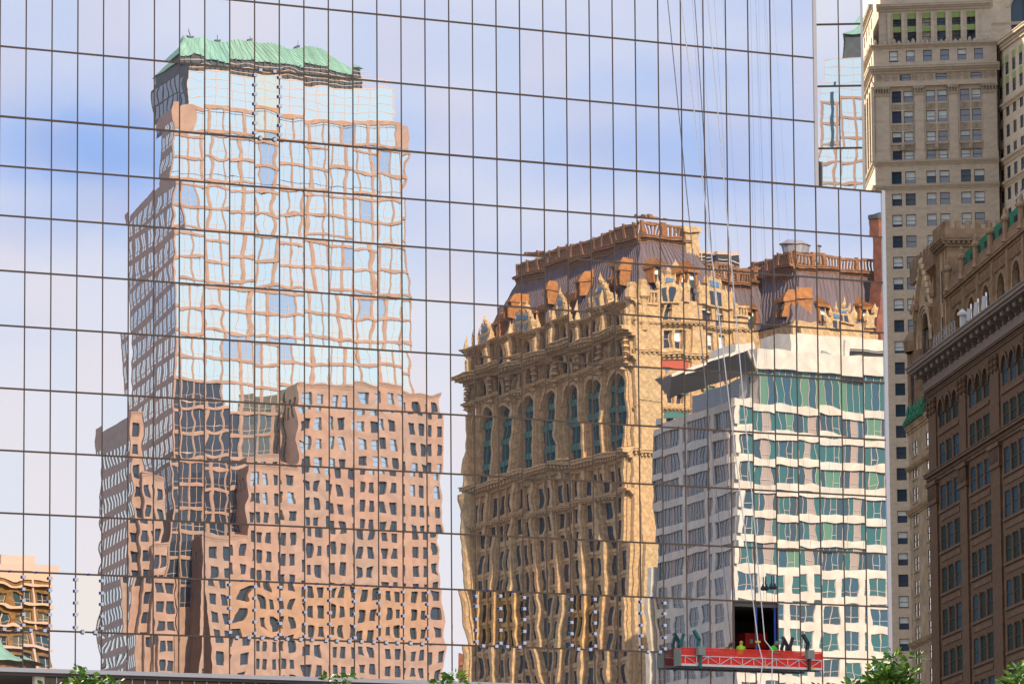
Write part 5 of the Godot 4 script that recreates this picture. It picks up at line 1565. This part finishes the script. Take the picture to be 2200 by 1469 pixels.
func worker(at: Vector3, turn: float, label: String, vest: bool):
	# joints of a standing figure that leans forward (towards +x before it is turned)
	var hip := Vector3(0, 0.82, 0); var chest := Vector3(0.20, 1.14, 0); var neck := Vector3(0.32, 1.30, 0); var head := Vector3(0.42, 1.40, 0)
	var bones := []
	var skin := Color(0.32, 0.15, 0.09); var shirt := Color(0.30, 0.55, 0.02) if vest else Color(0.05, 0.52, 0.04); var pants := Color(0.05, 0.06, 0.09); var shoe := Color(0.03, 0.03, 0.03)
	bones.append([hip, chest, 0.16, 0.19, shirt]); bones.append([chest, neck, 0.15, 0.07, shirt]); bones.append([neck, head, 0.06, 0.075, skin]); bones.append([head, head + Vector3(0.05, 0.05, 0), 0.1, 0.1, skin])
	bones.append([head + Vector3(0.0, 0.075, 0), head + Vector3(0.05, 0.10, 0), 0.1, 0.095, Color(0.01, 0.25, 0.2) if not vest else Color(0.5, 0.3, 0.1)])
	for s in [-1.0, 1.0]:
		var sh := chest + Vector3(0.06, 0.06, 0.19 * s); var el := sh + Vector3(0.12, -0.26, 0.04 * s); var wr := el + Vector3(0.24, -0.06, -0.05 * s)
		bones.append([sh, el, 0.068, 0.052, shirt]); bones.append([el, wr, 0.045, 0.034, skin])
		bones.append([wr, wr + Vector3(0.08, -0.01, 0), 0.038, 0.034, skin])
		for k in 4: bones.append([wr + Vector3(0.07, 0.0, (k - 1.5) * 0.022), wr + Vector3(0.14 - absf(k - 1.3) * 0.012, -0.05, (k - 1.5) * 0.024), 0.011, 0.009, skin])
		bones.append([wr + Vector3(0.03, 0.0, -0.03 * s), wr + Vector3(0.09, 0.0, -0.065 * s), 0.013, 0.01, skin])
		var kn := Vector3(0.05, 0.45, 0.11 * s); var an := Vector3(-0.02, 0.09, 0.12 * s)
		bones.append([hip + Vector3(0, -0.02, 0.09 * s), kn, 0.095, 0.065, pants]); bones.append([kn, an, 0.06, 0.045, pants]); bones.append([an + Vector3(-0.03, -0.04, 0), an + Vector3(0.15, -0.05, 0.02 * s), 0.045, 0.038, shoe])
	var o := nets(bones, 0.026)
	var me := MeshInstance3D.new()
	me.name = numbered("person")
	me.mesh = o
	add_child(me)
	me.position = at; me.rotation.y = turn
	tag(me, label, "person")

# smooth union of tapered capsules, meshed as surface nets
func nets(bones: Array, s: float) -> ArrayMesh:
	var lo := Vector3.ONE * 9; var hi := -lo
	for b in bones:
		for k in 2:
			lo = lo.min(b[k] - Vector3.ONE * (b[2 + k] + 2.5 * s)); hi = hi.max(b[k] + Vector3.ONE * (b[2 + k] + 2.5 * s))
	var n := Vector3i(((hi - lo) / s).ceil()) + Vector3i.ONE
	var val := PackedFloat32Array()
	val.resize(n.x * n.y * n.z); val.fill(1.0)
	for b in bones:
		var a: Vector3 = b[0]; var d: Vector3 = b[1] - a
		var dd := maxf(d.length_squared(), 1e-8)
		var R := maxf(b[2], b[3]) + 0.09
		var c0 := Vector3i(((a.min(b[1]) - Vector3.ONE * R - lo) / s).floor()).clamp(Vector3i.ZERO, n - Vector3i.ONE); var c1 := Vector3i(((a.max(b[1]) + Vector3.ONE * R - lo) / s).ceil()).clamp(Vector3i.ZERO, n - Vector3i.ONE)
		for z in range(c0.z, c1.z + 1):
			for y in range(c0.y, c1.y + 1):
				for x in range(c0.x, c1.x + 1):
					var p := lo + Vector3(x, y, z) * s
					var t := clampf((p - a).dot(d) / dd, 0, 1)
					var v := (p - a - d * t).length() - lerpf(b[2], b[3], t)
					var k := (z * n.y + y) * n.x + x
					var w := val[k]
					var hm := maxf(0.03 - absf(w - v), 0.0) / 0.03
					val[k] = minf(w, v) - hm * hm * 0.03 * 0.25
	var at := {}
	var vs := PackedVector3Array(); var cs := PackedColorArray(); var ns := PackedVector3Array(); var ix := PackedInt32Array()
	var off := [0, 1, n.x, n.x + 1, n.x * n.y, n.x * n.y + 1, n.x * n.y + n.x, n.x * n.y + n.x + 1]
	for z in n.z - 1:
		for y in n.y - 1:
			for x in n.x - 1:
				var k := (z * n.y + y) * n.x + x
				var ins := 0
				for e in 8: ins += int(val[k + off[e]] < 0.0)
				if ins == 0 or ins == 8: continue
				var sum := Vector3.ZERO; var cnt := 0
				for e in [[0, 1], [2, 3], [4, 5], [6, 7], [0, 2], [1, 3], [4, 6], [5, 7], [0, 4], [1, 5], [2, 6], [3, 7]]:
					var va := val[k + off[e[0]]]; var vb := val[k + off[e[1]]]
					if (va < 0.0) != (vb < 0.0):
						var t := va / (va - vb)
						var pa := Vector3(e[0] & 1, (e[0] >> 1) & 1, e[0] >> 2); var pb := Vector3(e[1] & 1, (e[1] >> 1) & 1, e[1] >> 2)
						sum += pa.lerp(pb, t); cnt += 1
				var p := lo + (Vector3(x, y, z) + sum / cnt) * s
				var g := Vector3(val[k + 1] + val[k + off[3]] + val[k + off[5]] + val[k + off[7]] - val[k] - val[k + off[2]] - val[k + off[4]] - val[k + off[6]], val[k + off[2]] + val[k + off[3]] + val[k + off[6]] + val[k + off[7]] - val[k] - val[k + 1] - val[k + off[4]] - val[k + off[5]], val[k + off[4]] + val[k + off[5]] + val[k + off[6]] + val[k + off[7]] - val[k] - val[k + 1] - val[k + off[2]] - val[k + off[3]])
				var best := 9.0; var col := Color.WHITE
				for b in bones:
					var d: Vector3 = b[1] - b[0]
					var t := clampf((p - b[0]).dot(d) / maxf(d.length_squared(), 1e-8), 0, 1)
					var v: float = (p - b[0] - d * t).length() - lerpf(b[2], b[3], t)
					if v < best:
						best = v; col = b[4]
				at[k] = vs.size()
				vs.append(p); ns.append(g.normalized()); cs.append(col)
	for k in at:
		for ax in 3:
			var st: int = [1, n.x, n.x * n.y][ax]; var u: int = [n.x, n.x * n.y, 1][ax]; var w: int = [n.x * n.y, 1, n.x][ax]
			var ina := val[k] < 0.0
			if k + st >= val.size() or ina == (val[k + st] < 0.0): continue
			if not (at.has(k - u) and at.has(k - w) and at.has(k - u - w)): continue
			var q := [at[k], at[k - u], at[k - u - w], at[k - w]]
			if ina: ix.append_array([q[0], q[2], q[1], q[0], q[3], q[2]])
			else: ix.append_array([q[0], q[1], q[2], q[0], q[2], q[3]])
	var a := []
	a.resize(Mesh.ARRAY_MAX)
	a[Mesh.ARRAY_VERTEX] = vs; a[Mesh.ARRAY_NORMAL] = ns; a[Mesh.ARRAY_COLOR] = cs; a[Mesh.ARRAY_INDEX] = ix
	var am := ArrayMesh.new()
	am.add_surface_from_arrays(Mesh.PRIMITIVE_TRIANGLES, a)
	am.surface_set_material(0, M.person)
	return am

# ---------------------------------------------------------------- trees of the plaza
func tree_mesh(r: RandomNumberGenerator, top: float, spread: float) -> Array:
	var wood := MB.new(); var lf := MB.new()
	var trunk_top := top - 1.6
	wood.tube(Vector3.ZERO, Vector3(0.1, top * 0.5, 0.05), 0.17, 0.12, 8); wood.tube(Vector3(0.1, top * 0.5, 0.05), Vector3(0.0, top - 0.9, 0.0), 0.12, 0.04, 7)
	var tips := []
	for k in 64:
		var h := 1.0 - 0.62 * pow(r.randf(), 1.35)
		var a := r.randf() * TAU
		var from := Vector3(0.08, h * top * 0.92, 0.02)
		var reach := spread * sqrt(maxf(0.02, 1.0 - pow((h - 0.42) / 0.6, 2.0))) * r.randf_range(0.5, 1.0)
		reach = minf(reach, maxf(0.12, (1.03 - h) * 4.2))
		var to := from + Vector3(cos(a) * reach, 0.25 + reach * r.randf_range(0.25, 0.6), sin(a) * reach)
		to.y = minf(to.y, top - 0.05 - 0.45 * r.randf())
		wood.tube(from, to, 0.035, 0.012, 5)
		for j in 5:
			var p := from.lerp(to, r.randf_range(0.45, 1.0)) + Vector3(r.randfn(0, 0.16), r.randfn(0, 0.12), r.randfn(0, 0.16))
			tips.append(p)
		tips.append(to)
	tips.append(Vector3(0, top - 0.1, 0)); tips.append(Vector3(0.15, top - 0.25, 0.1)); tips.append(Vector3(-0.2, top - 0.3, 0.05))
	for p in tips:
		p.y = minf(p.y, top - 0.06)
		var n := 9 + r.randi() % 6
		for k in n:
			var a := r.randf() * TAU
			var d := Vector3(cos(a), r.randf_range(-0.25, 0.9), sin(a)).normalized()
			var l := r.randf_range(0.085, 0.15)
			var st: Vector3 = p + d * r.randf_range(0.0, 0.10)
			var side := d.cross(Vector3(r.randfn(), r.randfn(), r.randfn())).normalized()
			var g := r.randf()
			var young := r.randf() < 0.2
			lf.tint = Color(lerpf(0.045, 0.10, g), lerpf(0.115, 0.20, g), lerpf(0.012, 0.025, g)) if not young else Color(0.24, 0.34, 0.035)
			var m := st + d * l * 0.55
			var up := side.cross(d) * l * 0.06
			lf.tri(st, m - side * l * 0.25 + up, m); lf.tri(st, m, m + side * l * 0.25 + up)
			lf.tri(m - side * l * 0.25 + up, st + d * l, m); lf.tri(m, st + d * l, m + side * l * 0.25 + up)
	return [wood.commit(M.bark), lf.commit(M.leaf)]
func trees():
	var r := RandomNumberGenerator.new()
	r.seed = 5
	var kinds := [tree_mesh(r, 7.0, 1.5), tree_mesh(r, 7.0, 2.1), tree_mesh(r, 7.0, 1.2)]
	# x, z, height, kind
	var spots := [[34.4, 180.0, 7.55, 0], [38.0, 181.5, 7.42, 2], [41.1, 180.0, 7.64, 1], [43.5, 179.0, 7.56, 2], [44.5, 181.0, 7.44, 0], [48.2, 180.0, 7.62, 2], [49.7, 180.0, 8.24, 1], [50.9, 181.0, 7.56, 2], [54.75, 177.0, 8.55, 0]]
	var what := ["leafy plaza tree whose top reaches before the dark soffit", "leafy tree top below the clipped panels of the pink tower's reflection", "leafy tree top below the red brick block's reflection", "thin leafy tree top below the ornate building's reflection", "sparse leafy tree top beside the ornate building's reflection", "leafy tree top under the right end of the work platform", "full leafy tree top before the foot of the tan tower", "small leafy tree top before the brown building's foot", "tall leafy tree before the brown building, at the picture's edge"]
	what[8] = "tall leafy tree covering part of the brown building's windows"
	for i in spots.size():
		var e: Array = spots[i]
		var t := thing("plaza_tree", what[i], "tree", Vector3(e[0], 0, e[1]), "trees of the plaza")
		var s: float = e[2] / 7.0
		for k in 2:
			var o := MeshInstance3D.new()
			o.name = ["trunk", "crown"][k]; o.mesh = kinds[e[3]][k]
			t.add_child(o)
			o.scale = Vector3.ONE * s; o.rotation.y = i * 1.3
